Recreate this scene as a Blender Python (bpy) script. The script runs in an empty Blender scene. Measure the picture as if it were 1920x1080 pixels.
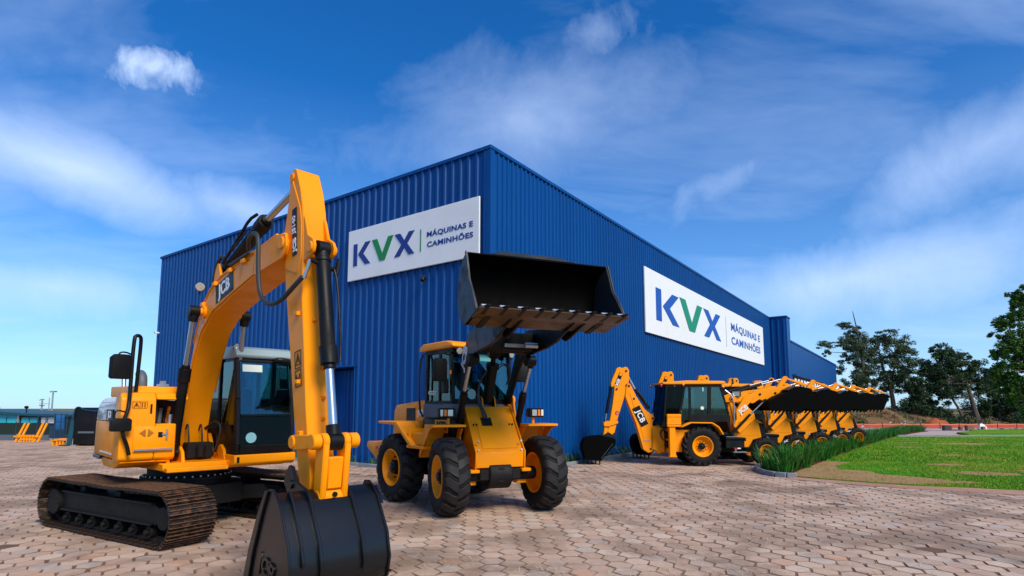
import bpy, bmesh, math, random
from math import radians as R, sin, cos, pi
from mathutils import Vector as V, Matrix, noise
random.seed(7)
SC = bpy.context.scene
COL = SC.collection

# ------------------------------------------------------------------ camera, sky, sun, exposure
cam = bpy.data.cameras.new('camera'); cam_o = bpy.data.objects.new('camera', cam); COL.objects.link(cam_o)
cam_o.location = (0, 0, 1.9); cam_o.rotation_euler = (R(96.0), 0, 0)
cam.sensor_width = 36; cam.lens = 1057 / 1920 * 36; cam.shift_y = 114 / 1920
cam.clip_start = .05; cam.clip_end = 6000
SC.camera = cam_o

SUN_DIR = V((.45, -.60, .66)).normalized()
sun = bpy.data.lights.new('sun', 'SUN'); sun.energy = 1.5; sun.angle = R(25); sun.color = (1, .87, .70)
sun_o = bpy.data.objects.new('sun', sun); COL.objects.link(sun_o)
sun_o.rotation_euler = (-SUN_DIR).to_track_quat('-Z', 'Y').to_euler()

SC.view_settings.view_transform = 'Standard'; SC.view_settings.look = 'None'
SC.view_settings.gamma = 1; SC.view_settings.use_curve_mapping = False
SC.view_settings.exposure = 1.50

class NT:
    """small helper for node trees"""
    def __init__(s, tree): s.t = tree; s.n = tree.nodes; s.l = tree.links
    def node(s, typ, ins=None, **kw):
        n = s.n.new(typ)
        for k, v in kw.items(): setattr(n, k, v)
        for k, v in (ins or {}).items():
            if isinstance(v, bpy.types.NodeSocket): s.l.new(v, n.inputs[k])
            else: n.inputs[k].default_value = v
        return n
    def math(s, op, a, b=0.0, clamp=False, c=None):
        n = s.node('ShaderNodeMath', {0: a, 1: b}, operation=op, use_clamp=clamp)
        if c is not None: n.inputs[2].default_value = c
        return n.outputs[0]
    def ramp(s, fac, stops, interp='LINEAR'):
        n = s.node('ShaderNodeValToRGB', {0: fac}); n.color_ramp.interpolation = interp
        e = n.color_ramp.elements
        while len(e) < len(stops): e.new(.5)
        for i, (p, c) in enumerate(stops):
            e[i].position = p; e[i].color = (*c, 1) if not isinstance(c, float) else (c, c, c, 1)
        return n.outputs[0]
    def mix(s, fac, a, b, mode='MIX'):
        n = s.node('ShaderNodeMix', data_type='RGBA', blend_type=mode)
        for i, v in ((0, fac), (6, a), (7, b)):
            if isinstance(v, bpy.types.NodeSocket): s.l.new(v, n.inputs[i])
            elif i == 0: n.inputs[0].default_value = v
            else: n.inputs[i].default_value = (*v, 1) if len(v) == 3 else v
        return n.outputs[2]
    def noise(s, vec, scale, detail=4, rough=.55, dist=0.0):
        n = s.node('ShaderNodeTexNoise', {'Scale': scale, 'Detail': detail, 'Roughness': rough, 'Distortion': dist})
        if vec is not None: s.l.new(vec, n.inputs['Vector'])
        return n.outputs['Fac']

world = bpy.data.worlds.new('World'); SC.world = world; world.use_nodes = True
W = NT(world.node_tree); W.n.clear()
tc = W.node('ShaderNodeTexCoord').outputs['Generated']
sky = W.node('ShaderNodeTexSky', sky_type='NISHITA', sun_disc=False)
sky.sun_elevation = math.asin(SUN_DIR.z); sky.sun_rotation = math.atan2(SUN_DIR.x, SUN_DIR.y)
sky.altitude = 900; sky.air_density = 1.0; sky.dust_density = .6; sky.ozone_density = 2.5
deep = W.node('ShaderNodeHueSaturation', {'Saturation': 1.32, 'Value': 1.05, 'Color': sky.outputs[0]}).outputs[0]
deep = W.mix(1.0, deep, (.40, .92, 1.20), 'MULTIPLY')
nrm = W.node('ShaderNodeVectorMath', {0: tc}, operation='NORMALIZE').outputs[0]
sep = W.node('ShaderNodeSeparateXYZ', {0: nrm})
zz = W.math('MAXIMUM', sep.outputs[2], 0.0)
den = W.math('ADD', zz, .16)
px = W.math('DIVIDE', sep.outputs[0], den); py = W.math('DIVIDE', sep.outputs[1], den)
plane = W.node('ShaderNodeCombineXYZ', {0: px, 1: py, 2: 0.0}).outputs[0]
# thin streaked high cloud
st = W.node('ShaderNodeMapping', {'Vector': plane, 'Rotation': (0, 0, R(-24)), 'Scale': (.55, 1.25, 1), 'Location': (3.1, 1.7, 0)}).outputs[0]
veil = W.noise(st, 1.15, 7, .56, .55)
fine = W.noise(st, 3.6, 6, .6, .9)
c1 = W.ramp(W.math('ADD', W.math('MULTIPLY', veil, .8), W.math('MULTIPLY', fine, .2)), [(.47, 0.0), (.82, .46)])
def blob(d, right, up_, sx, sy, power=1.0, nsc=9.0, amp=.8, tilt=0.0):
    """an elliptical cloud round the sky direction d"""
    d = V(d).normalized(); r = V((d.y, -d.x, 0)).normalized(); u = r.cross(d)
    r, u = r * cos(R(tilt)) + u * sin(R(tilt)), u * cos(R(tilt)) - r * sin(R(tilt))
    def dot(v): return W.node('ShaderNodeVectorMath', {0: nrm, 1: tuple(v)}, operation='DOT_PRODUCT').outputs['Value']
    a = W.math('DIVIDE', dot(r), sx); b = W.math('DIVIDE', dot(u), sy); f = W.math('GREATER_THAN', dot(d), 0.0)
    rr = W.math('SQRT', W.math('ADD', W.math('POWER', a, 2.0), W.math('POWER', b, 2.0)))
    nz = W.noise(nrm, nsc, 7, .62, .35)
    k = W.math('SUBTRACT', W.math('ADD', 1.0, W.math('MULTIPLY', W.math('SUBTRACT', nz, .5), 2 * amp)), rr)
    k = W.math('MULTIPLY', W.math('MULTIPLY', k, power, True), f)
    return k
cl = c1
for args in (((-.492, .735, .467), 0, 0, .060, .030, .85, 17, 1.5, 6),
             ((-.60, .742, .325), 0, 0, .36, .065, .62, 5, .8, -9),
             ((-.40, .85, .30), 0, 0, .26, .055, .48, 6, .9, -14),
             ((-.629, .761, .165), 0, 0, .16, .05, .55, 6, .8, 0),
             ((.135, .808, .573), 0, 0, .07, .045, .26, 12, 1.4, 20),
             ((.36, .85, .37), 0, 0, .13, .03, .20, 12, 1.6, 25),
             ((.62, .70, .345), 0, 0, .22, .07, .42, 6, 1.0, 24),
             ((.50, .82, .19), 0, 0, .26, .07, .62, 5, .9, 4),
             ((.0, .88, .47), 0, 0, .30, .11, .30, 5, 1.0, 10),
             # the same kind of cloud goes on outside the frame
             ((.5, -.6, .6), 0, 0, .4, .14, .7, 4, 1.0, 10), ((-.7, -.4, .5), 0, 0, .4, .12, .7, 4, 1.0, -10),
             ((.95, .1, .35), 0, 0, .3, .10, .6, 5, 1.0, 5), ((-.9, .2, .4), 0, 0, .3, .1, .6, 5, 1.0, 5),
             ((0, -.2, .98), 0, 0, .3, .2, .6, 4, 1.0, 5), ((0, -.9, .3), 0, 0, .5, .1, .7, 5, 1.0, 0)):
    cl = W.math('MAXIMUM', cl, blob(*args))
low = W.ramp(zz, [(0.0, .66), (.10, .46), (.24, .14), (.5, 0.0)])      # haze low over the land
skyc = W.mix(low, deep, (4.5, 5.6, 7.6))
skyc = W.mix(W.math('MINIMUM', cl, .72), skyc, (5.6, 7.0, 9.6))
bg = W.node('ShaderNodeBackground', {'Color': skyc, 'Strength': .050})
wo = W.node('ShaderNodeOutputWorld', {'Surface': bg.outputs[0]})

# ------------------------------------------------------------------ materials
MATS = {}
def mat(name, color, rough=.5, metal=0.0, coat=0.0, spec=.5, var=0.0, vscale=3.0, bump=0.0, bscale=40.0, dirt=None, dirt_amt=.3, dscale=2.0, emit=None):
    m = bpy.data.materials.new(name); m.use_nodes = True; T = NT(m.node_tree); p = T.n['Principled BSDF']
    p.inputs['Roughness'].default_value = rough; p.inputs['Metallic'].default_value = metal
    p.inputs['Coat Weight'].default_value = coat; p.inputs['Coat Roughness'].default_value = .08
    p.inputs['Specular IOR Level'].default_value = spec
    co = T.node('ShaderNodeTexCoord').outputs['Object']
    c = None
    if var: 
        n = T.noise(co, vscale, 5, .6)
        c = T.mix(n, tuple(x * (1 - var) for x in color), tuple(min(1, x * (1 + var)) for x in color))
    if dirt:
        n = T.ramp(T.noise(co, dscale, 7, .65, .4), [(.48, 0.0), (.72, 1.0)])
        c = T.mix(T.math('MULTIPLY', n, dirt_amt), c if c else color, dirt)
        rr = T.math('ADD', T.math('MULTIPLY', n, .3), rough); T.l.new(rr, p.inputs['Roughness'])
    if c: T.l.new(c, p.inputs['Base Color'])
    else: p.inputs['Base Color'].default_value = (*color, 1)
    if bump:
        b = T.node('ShaderNodeBump', {'Strength': bump, 'Distance': .02, 'Height': T.noise(co, bscale, 6, .65)})
        T.l.new(b.outputs[0], p.inputs['Normal'])
    if emit: p.inputs['Emission Color'].default_value = (*color, 1); p.inputs['Emission Strength'].default_value = emit
    MATS[name] = m
    return m
YEL = mat('yellow_paint', (.97, .312, .0), .42, coat=.06, spec=.2, var=.04, dirt=(.52, .20, .01), dirt_amt=.22, dscale=3.5, bump=.03, bscale=9)
BLK = mat('black_paint', (.003, .0032, .0035), .45, spec=.25, dirt=(.010, .009, .008), dirt_amt=.5)
BUCK = mat('black_bucket_paint', (.0035, .0042, .005), .30, spec=.5, bump=.05, bscale=9)
GREYB = mat('grey_black_steel', (.022, .028, .032), .45, spec=.4, dirt=(.045, .042, .04), dirt_amt=.5, dscale=4)
SHOV = mat('shovel_black_paint', (.0012, .0013, .0014), .65, spec=.05, dirt=(.005, .004, .003), dirt_amt=.5, dscale=5)
TREAD = mat('tyre_tread', (.011, .011, .0115), .6, spec=.35, dirt=(.035, .030, .026), dirt_amt=.6, dscale=6, bump=.2, bscale=50)
YREFL = mat('painted_yellow_reflection', (.075, .036, .010), .38, spec=.5, dirt=(.02, .012, .006), dirt_amt=.7, dscale=3)  # orange-brown base paints in the machine's yellow reflected on the shovel underside
RUB = mat('tyre_rubber', (.0055, .0055, .006), .65, spec=.22, dirt=(.022, .019, .016), dirt_amt=.55, dscale=5, bump=.25, bscale=60)
HOSE = mat('hose_rubber', (.02, .026, .027), .55)
SHOE = mat('track_shoe_steel', (.016, .011, .008), .5, metal=.2, spec=.4, dirt=(.22, .10, .045), dirt_amt=.85, dscale=9, bump=.2)
DARK = mat('dark_undercarriage', (.005, .0045, .004), .6, spec=.3, dirt=(.018, .013, .009), dirt_amt=.5)
CHR = mat('chrome_rod', (.50, .54, .58), .30, metal=1.0)
STEEL = mat('bare_steel', (.5, .52, .54), .35, metal=.9)
WHITE = mat('white_paint', (.74, .76, .76), .4, coat=.2, dirt=(.5, .48, .45), dirt_amt=.25)
SIGNW = mat('sign_white', (.78, .81, .82), .45, dirt=(.62, .66, .68), dirt_amt=.4, dscale=.6)
PLASW = mat('white_letter', (.82, .84, .84), .4)
ORL = mat('orange_lens', (.9, .22, .01), .2)
REDL = mat('red_lens', (.6, .02, .01), .2)
LENS = mat('lamp_lens', (.62, .66, .66), .12, metal=.6)
CABR = mat('cab_roof_grey', (.28, .37, .37), .4, coat=.3)
GREYP = mat('grey_plastic', (.09, .11, .13), .55)
SEAT = mat('seat_vinyl', (.015, .016, .018), .6)
BARK = mat('bark', (.10, .075, .055), .9, var=.35, vscale=6, bump=.6, bscale=14)
KERB = mat('kerb_concrete', (.20, .22, .24), .8, var=.25, vscale=5, bump=.3, bscale=30)
LBLU = mat('letter_blue', (.006, .03, .22), .5)
LBLU2 = mat('letter_bright_blue', (.002, .075, .40), .5)
LGRN = mat('letter_green', (.006, .22, .045), .45)
LGRN2 = mat('letter_teal', (.001, .24, .13), .5)
LGREY = mat('letter_grey', (.33, .40, .46), .45)
DISC = mat('paper_disc', (.25, .55, .55), .5)
STICK = mat('paper_notice', (.70, .78, .66), .6)
TEALP = mat('teal_panel', (.004, .06, .09), .5)
GALV = mat('galvanised_steel', (.36, .40, .42), .45, metal=.6)
BGDK = mat('dark_screen', (.006, .018, .012), .8)
NAVY = mat('navy_frame', (.01, .04, .08), .5)
def glassmat(name, tint, gl=.12, refl=(.55, .72, .74)):
    m = bpy.data.materials.new(name); m.use_nodes = True; T = NT(m.node_tree); T.n.clear()
    tr = T.node('ShaderNodeBsdfTransparent', {'Color': (*tint, 1)}); g = T.node('ShaderNodeBsdfGlossy', {'Color': (*refl, 1), 'Roughness': .03})
    fr = T.node('ShaderNodeFresnel', {'IOR': 1.5}).outputs[0]
    f = T.math('ADD', fr, gl, True)
    mx = T.node('ShaderNodeMixShader', {0: f, 1: tr.outputs[0], 2: g.outputs[0]})
    T.node('ShaderNodeOutputMaterial', {0: mx.outputs[0]}); return m
GLASS = glassmat('tinted_glass', (.46, .78, .78), .07)
GLASSD = glassmat('dark_glass', (.05, .11, .10), .0, (.25, .3, .3))
GLASSB = mat('teal_window_glass', (.02, .36, .46), .12, var=.5, vscale=.9)

# polished and rusty grouser edges on the track shoes
T = NT(SHOE.node_tree); p_ = T.n['Principled BSDF']
oz = T.node('ShaderNodeSeparateXYZ', {0: T.node('ShaderNodeTexCoord').outputs['Object']}).outputs[2]
old = p_.inputs['Base Color'].links[0].from_socket
wn = T.noise(T.node('ShaderNodeNewGeometry').outputs['Position'], 14, 5, .6)
k_ = T.math('MULTIPLY', T.ramp(oz, [(.024, 0.0), (.033, 1.0)]), T.ramp(wn, [(.35, .12), (.6, .6)]))
T.l.new(T.mix(k_, old, (.26, .125, .06)), p_.inputs['Base Color'])
# cladding paint, a touch different from sheet to sheet
def cladding(name, color, rough=.42):
    m = bpy.data.materials.new(name); m.use_nodes = True; T = NT(m.node_tree); p = T.n['Principled BSDF']
    oi = T.node('ShaderNodeObjectInfo').outputs['Random']; co = T.node('ShaderNodeTexCoord').outputs['Object']
    mp = T.node('ShaderNodeMapping', {'Vector': co, 'Scale': (1.2, 1.2, .14)}).outputs[0]
    n = T.noise(mp, 2.2, 6, .6)
    v = T.math('ADD', T.math('MULTIPLY', oi, .14), T.math('MULTIPLY', n, .35))
    c = T.mix(v, tuple(x * .74 for x in color), tuple(x * 1.36 for x in color))
    dust = T.ramp(T.noise(mp, 5, 6, .7), [(.5, 0.0), (.8, .10)])
    c = T.mix(dust, c, (.09, .14, .24))
    T.l.new(c, p.inputs['Base Color']); p.inputs['Roughness'].default_value = rough
    p.inputs['Specular IOR Level'].default_value = .18
    return m
CLAD = cladding('blue_cladding', (.0, .066, .27))

# ------------------------------------------------------------------ mesh helpers
class M:
    def __init__(s, xf=None): s.v = []; s.f = []; s.xf = xf
    def add(s, vs, fs):
        k = len(s.v); s.v += [V(p) for p in vs]; s.f += [tuple(i + k for i in f) for f in fs]; return s
    def hexa(s, p):
        return s.add(p, [(0, 3, 2, 1), (4, 5, 6, 7), (0, 1, 5, 4), (1, 2, 6, 5), (2, 3, 7, 6), (3, 0, 4, 7)])
    def box(s, x0, x1, y0, y1, z0, z1):
        return s.hexa([(x0, y0, z0), (x1, y0, z0), (x1, y1, z0), (x0, y1, z0), (x0, y0, z1), (x1, y0, z1), (x1, y1, z1), (x0, y1, z1)])
    def ext(s, A, B):
        n = len(A)
        return s.add(list(A) + list(B), [tuple(range(n))[::-1], tuple(range(n, 2 * n))] + [(i, (i + 1) % n, n + (i + 1) % n, n + i) for i in range(n)])
    def prism(s, poly, t0, t1): return s.ext([(a, t0, b) for a, b in poly], [(a, t1, b) for a, b in poly])
    def prismz(s, poly, z0, z1): return s.ext([(a, b, z0) for a, b in poly], [(a, b, z1) for a, b in poly])
    def prismx(s, poly, x0, x1): return s.ext([(x0, a, b) for a, b in poly], [(x1, a, b) for a, b in poly])
    def cyl(s, p0, p1, r0, r1=None, n=14):
        p0, p1 = V(p0), V(p1); d = (p1 - p0).normalized(); r1 = r0 if r1 is None else r1
        a = d.orthogonal().normalized(); b = d.cross(a)
        A = [p0 + (a * cos(2 * pi * i / n) + b * sin(2 * pi * i / n)) * r0 for i in range(n)]
        B = [p1 + (a * cos(2 * pi * i / n) + b * sin(2 * pi * i / n)) * r1 for i in range(n)]
        return s.ext(A, B)
    def tube(s, pts, r, n=8, smooth=0, r1=None):
        P = [V(p) for p in pts]
        for _ in range(smooth):
            Q = [P[0]]
            for a, b in zip(P, P[1:]): Q += [a * .75 + b * .25, a * .25 + b * .75]
            P = Q + [P[-1]]
        rings = []; a = None
        for i, p in enumerate(P):
            d = (P[min(i + 1, len(P) - 1)] - P[max(i - 1, 0)]).normalized()
            if a is None: a = d.orthogonal().normalized()
            a = (a - d * a.dot(d)).normalized(); b = d.cross(a)
            rr = r if r1 is None else r + (r1 - r) * i / (len(P) - 1)
            rings.append([p + (a * cos(2 * pi * j / n) + b * sin(2 * pi * j / n)) * rr for j in range(n)])
        k = [q for ring in rings for q in ring]; F = [tuple(range(n))[::-1], tuple((len(P) - 1) * n + j for j in range(n))]
        for i in range(len(P) - 1):
            for j in range(n): F.append((i * n + j, i * n + (j + 1) % n, (i + 1) * n + (j + 1) % n, (i + 1) * n + j))
        return s.add(k, F)
    def lathe(s, prof, c=(0, 0, 0), n=32):
        """prof: (radius, y) closed ring profile turned round the Y axis through c"""
        m = len(prof); vs = []; fs = []
        for i in range(n):
            a = 2 * pi * i / n
            vs += [(c[0] + r * cos(a), c[1] + y, c[2] + r * sin(a)) for r, y in prof]
        for i in range(n):
            for j in range(m):
                fs.append((i * m + j, i * m + (j + 1) % m, ((i + 1) % n) * m + (j + 1) % m, ((i + 1) % n) * m + j))
        return s.add(vs, fs)
    def build(s, name, mt, par=None, bev=0.0, seg=1, ang=35, flat=False, normals=True):
        bm = bmesh.new(); vs = [bm.verts.new(s.xf @ p if s.xf else p) for p in s.v]
        for f in s.f:
            try: bm.faces.new([vs[i] for i in f])
            except ValueError: pass
        if normals: bmesh.ops.recalc_face_normals(bm, faces=bm.faces)
        if bev:
            ed = [e for e in bm.edges if len(e.link_faces) == 2 and e.calc_face_angle(0) > R(32)]
            try: bmesh.ops.bevel(bm, geom=ed, offset=bev, offset_type='OFFSET', segments=seg, profile=.6, affect='EDGES', clamp_overlap=True)
            except Exception: pass
        me = bpy.data.meshes.new(name); bm.to_mesh(me); bm.free()
        if not flat: me.shade_smooth(); me.set_sharp_from_angle(angle=R(ang))
        me.materials.append(mt)
        return link(name, me, par)
def link(name, me, par=None):
    o = bpy.data.objects.new(name, me); COL.objects.link(o)
    if par: o.parent = par
    return o
def tag(o, label=None, cat=None, group=None, kind=None):
    for k, v in (('label', label), ('category', cat), ('group', group), ('kind', kind)):
        if v: o[k] = v
    return o
def empty(name, loc=(0, 0, 0), rz=0.0, par=None):
    o = bpy.data.objects.new(name, None); COL.objects.link(o); o.location = loc; o.rotation_euler = (0, 0, rz); o.empty_display_size = .3
    if par: o.parent = par
    return o
def copy_tree(o, par=None):
    c = o.copy(); COL.objects.link(c)
    if par: c.parent = par
    for ch in list(o.children): copy_tree(ch, c)
    return c
def text(name, body, mt, par, org, right, up, size, ext=.004, bold=0.0, shear=0.0, xf=None, xs=1.0, sp=1.0):
    cu = bpy.data.curves.new('text', 'FONT'); cu.body = body; cu.size = size; cu.extrude = ext; cu.offset = bold; cu.shear = shear
    cu.align_x = 'CENTER'; cu.align_y = 'CENTER'; cu.resolution_u = 3; cu.space_character = sp
    t = bpy.data.objects.new('text', cu); COL.objects.link(t)
    me = bpy.data.meshes.new_from_object(t.evaluated_get(bpy.context.evaluated_depsgraph_get()))
    bpy.data.objects.remove(t); bpy.data.curves.remove(cu)
    r = V(right).normalized(); u = V(up); u = (u - r * u.dot(r)).normalized(); n = r.cross(u)
    mx = Matrix(((r.x * xs, u.x, n.x, org[0]), (r.y * xs, u.y, n.y, org[1]), (r.z * xs, u.z, n.z, org[2]), (0, 0, 0, 1)))
    me.transform(xf @ mx if xf else mx); me.name = name; me.materials.clear(); me.materials.append(mt)
    return link(name, me, par)
def plate(name, mt, par, org, right, up, w, h, th=.006, xf=None, skew=0.0):
    r = V(right).normalized(); u = V(up); u = (u - r * u.dot(r)).normalized(); n = r.cross(u); o = V(org)
    q = [o + r * (a * w / 2 + b * skew) + u * b * h / 2 for a, b in ((-1, -1), (1, -1), (1, 1), (-1, 1))]
    m = M(xf); m.hexa([p - n * th * .5 for p in q] + [p + n * th * .5 for p in q]); return m.build(name, mt, par)
def logo(par, org, right, up, w, xf=None, hook=True):
    """black badge with three heavy white letters"""
    h = w * .40; n = V(right).normalized().cross(V(up).normalized())
    b = plate('badge', BLK, par, org, right, up, w * 1.12, h * 1.1, .006, xf)
    text('lettering', 'JCB', PLASW, b, V(org) + n * .006, right, up, h * 1.05, .003, h * .028, .0, xf, 1.0, 1.10)
    return b
def gz(x, y):
    def sm(u): u = min(max(u, 0), 1); return u * u * (3 - 2 * u)
    if x > 0: return -1.0 * sm((y - 40) / 40)
    return -1.6 * sm((y - 34) / 26) * sm((-12 - x) / 12)
def pip(x, y, P):
    c = False; j = len(P) - 1
    for i in range(len(P)):
        (xi, yi), (xj, yj) = P[i], P[j]
        if (yi > y) != (yj > y) and x < (xj - xi) * (y - yi) / (yj - yi) + xi: c = not c
        j = i
    return c
def pframe(origin, deg): return Matrix.Translation(V(origin)) @ Matrix.Rotation(R(deg), 4, 'Z')
# ------------------------------------------------------------------ ground, pavement, lawn
LAWN = [(7.69, 15.99), (8.22, 15.33), (9.10, 14.58), (9.85, 14.03), (10.68, 13.77), (11.73, 13.27), (13.5, 12.6), (17, 11.6), (24, 10.5), (42, 9.5), (42, 38.4),
        (34.7, 38.2), (25.3, 37.5), (22.45, 34.24), (15.84, 26.29), (10.95, 20.16), (8.05, 16.5)]
BED = [(7.62, 15.95), (7.36, 16.34), (7.42, 17.1), (7.75, 18.0), (8.5, 19.0), (10.1, 20.95), (14.95, 27.0), (21.6, 35.0), (29.2, 44.0), (36.0, 51.0),
       (36.7, 50.2), (30.4, 43.2), (25.3, 37.6), (22.5, 34.27), (15.9, 26.3), (11.0, 20.2), (8.08, 16.5), (7.78, 15.92)]
EDGE = [(7.55, 15.8), (7.45, 15.35), (8.75, 14.03), (9.53, 13.57), (11.15, 12.62), (13, 11.85), (17, 10.9), (24, 9.8), (42, 8.8), (42, 9.5), (24, 10.5), (17, 11.6), (13.5, 12.6),
        (11.73, 13.27), (10.68, 13.77), (9.85, 14.03), (9.10, 14.58), (8.22, 15.33), (7.69, 15.95)]
CORNER = V((-.66, 16.46, 0)); BROT = R(54.5)
DR = V((cos(BROT), sin(BROT), 0)); DL = V((-sin(BROT), cos(BROT), 0))

def sheet(name, mt, xs, ys, zf, par=None, keep=None):
    m = M(); nx = len(xs)
    m.v = [V((x, y, zf(x, y))) for y in ys for x in xs]
    for j in range(len(ys) - 1):
        for i in range(nx - 1):
            if keep is None or keep((xs[i] + xs[i + 1]) / 2, (ys[j] + ys[j + 1]) / 2): m.f.append((j * nx + i, j * nx + i + 1, (j + 1) * nx + i + 1, (j + 1) * nx + i))
    return m.build(name, mt, par, ang=80, normals=False)
def slab(name, mt, poly, z, th, par=None, zf=None):
    """a flat-topped layer with a skirt; the outline is finely divided so that it follows the land"""
    P = []
    for (a, b), (c, d) in zip(poly, poly[1:] + poly[:1]):
        n = max(1, int(math.hypot(c - a, d - b) / 1.5))
        P += [(a + (c - a) * i / n, b + (d - b) * i / n) for i in range(n)]
    zf = zf or (lambda x, y: 0)
    m = M(); m.ext([(x, y, z - th + zf(x, y)) for x, y in P], [(x, y, z + zf(x, y)) for x, y in P])
    o = m.build(name, mt, par, flat=True); return o

def ground_mat(name, stops, scales=(.25, 1.6, 9), bump=.3, rough=.95):
    m = bpy.data.materials.new(name); m.use_nodes = True; T = NT(m.node_tree); p = T.n['Principled BSDF']
    co = T.node('ShaderNodeNewGeometry').outputs['Position']
    a = T.noise(co, scales[0], 5, .6); b = T.noise(co, scales[1], 6, .6); c = T.noise(co, scales[2], 6, .65)
    f = T.math('ADD', T.math('ADD', T.math('MULTIPLY', a, .4), T.math('MULTIPLY', b, .35)), T.math('MULTIPLY', c, .25))
    T.l.new(T.ramp(f, stops), p.inputs['Base Color']); p.inputs['Roughness'].default_value = rough; p.inputs['Specular IOR Level'].default_value = .15
    bm_ = T.node('ShaderNodeBump', {'Strength': bump, 'Distance': .05, 'Height': T.math('ADD', c, T.noise(co, scales[2] * 5, 4, .6))}); T.l.new(bm_.outputs[0], p.inputs['Normal'])
    return m
EARTH = ground_mat('dry_field', [(.3, (.06, .10, .025)), (.5, (.16, .14, .06)), (.7, (.22, .13, .07))], (.02, .2, 2))
JOINT = ground_mat('joint_dirt', [(.3, (.11, .068, .046)), (.5, (.175, .11, .078)), (.7, (.27, .18, .13))], (.5, 3, 25))
LAWNM = ground_mat('lawn_turf', [(.32, (.025, .18, .003)), (.42, (.06, .27, .004)), (.52, (.16, .30, .008)), (.62, (.33, .26, .04))], (.22, 1.1, 14), .8)
SOILM = ground_mat('bare_sandy_soil', [(.3, (.30, .17, .07)), (.5, (.40, .25, .11)), (.7, (.50, .33, .17))], (.6, 4, 30), .6)
REDM = ground_mat('red_mulch', [(.3, (.05, .018, .012)), (.5, (.14, .04, .025)), (.7, (.24, .09, .05))], (1, 8, 40), .9)
EDGEM = ground_mat('sandstone_edging', [(.3, (.34, .17, .11)), (.5, (.45, .26, .18)), (.7, (.55, .36, .27))], (.5, 3, 18), .5)
PATHM = ground_mat('pale_paving', [(.3, (.38, .29, .26)), (.5, (.46, .36, .33)), (.7, (.54, .44, .41))], (.15, 1.0, 5), .2)
BANKM = ground_mat('earth_bank', [(.34, (.035, .07, .015)), (.45, (.12, .11, .05)), (.53, (.20, .10, .05)), (.60, (.15, .075, .04)), (.7, (.26, .09, .04))], (.09, .45, 2.5), .6)
REDE = ground_mat('red_earth', [(.3, (.24, .05, .02)), (.6, (.42, .12, .05))], (.2, 1, 5), .5)

# paver stone: tone by stone, dirt and wear by place
PAVM = bpy.data.materials.new('paver_stone'); PAVM.use_nodes = True
T = NT(PAVM.node_tree); p_ = T.n['Principled BSDF']
geo = T.node('ShaderNodeNewGeometry'); pos = geo.outputs['Position']
rnd = T.math('FRACT', T.math('ADD', geo.outputs['Random Per Island'], T.node('ShaderNodeObjectInfo').outputs['Random']))
tone = T.ramp(rnd, [(0, (.52, .345, .235)), (.16, (.62, .44, .31)), (.34, (.46, .32, .235)), (.50, (.66, .48, .35)), (.66, (.54, .36, .25)), (.82, (.68, .53, .40)), (.92, (.46, .40, .35)), (1, (.64, .36, .21))])
grain = T.noise(pos, 38, 6, .7); blot = T.noise(pos, 7, 5, .6)
tone = T.mix(T.math('MULTIPLY', grain, .5), tone, (.26, .175, .13))
tone = T.mix(T.ramp(blot, [(.45, 0.0), (.75, .45)]), tone, (.62, .50, .40))
wear = T.ramp(T.noise(pos, .55, 6, .62, .5), [(.47, 0.0), (.62, .70)])
tone = T.mix(wear, tone, (.22, .15, .10))
grey = T.ramp(T.noise(pos, 1.3, 4, .6, .3), [(.60, 0.0), (.72, .55)])
tone = T.mix(grey, tone, (.30, .285, .275))
rust = T.ramp(T.noise(pos, .9, 3, .5), [(.70, 0.0), (.78, .6)])
tone = T.mix(rust, tone, (.42, .16, .06))
edge_z = T.node('ShaderNodeSeparateXYZ', {0: geo.outputs['True Normal']}).outputs[2]
tone = T.mix(T.math('MULTIPLY', T.math('LESS_THAN', edge_z, .93), .62), tone, (.135, .085, .058))      # dirt-filled chamfers
tone = T.mix(T.math('MULTIPLY', wear, .55), tone, (.20, .135, .095))
T.l.new(tone, p_.inputs['Base Color']); p_.inputs['Roughness'].default_value = .82; p_.inputs['Specular IOR Level'].default_value = .25
T.l.new(T.node('ShaderNodeBump', {'Strength': .35, 'Distance': .01, 'Height': T.math('ADD', T.noise(pos, 22, 6, .7), T.math('MULTIPLY', T.noise(pos, 110, 3, .6), .4))}).outputs[0], p_.inputs['Normal'])
# the same stones too far off to tell apart
PAVF = bpy.data.materials.new('distant_paver_stone'); PAVF.use_nodes = True
T = NT(PAVF.node_tree); p_ = T.n['Principled BSDF']; pos = T.node('ShaderNodeNewGeometry').outputs['Position']
vor = T.node('ShaderNodeTexVoronoi', {'Vector': pos, 'Scale': 3.6, 'Randomness': .35})
vsep = T.node('ShaderNodeSeparateColor', {'Color': vor.outputs['Color']}).outputs[0]
tone = T.ramp(vsep, [(0, (.42, .28, .19)), (.3, (.52, .36, .25)), (.6, (.46, .32, .23)), (.85, (.56, .43, .32)), (1, (.42, .35, .29))])
ve = T.node('ShaderNodeTexVoronoi', {'Vector': pos, 'Scale': 3.6, 'Randomness': .35}, feature='DISTANCE_TO_EDGE').outputs['Distance']
tone = T.mix(T.ramp(ve, [(0.0, .8), (.07, 0.0)]), tone, (.19, .12, .085))
tone = T.mix(T.ramp(T.noise(pos, .45, 6, .62, .5), [(.46, 0.0), (.66, .6)]), tone, (.23, .155, .12))
T.l.new(tone, p_.inputs['Base Color']); p_.inputs['Roughness'].default_value = .9; p_.inputs['Specular IOR Level'].default_value = .2

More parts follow.
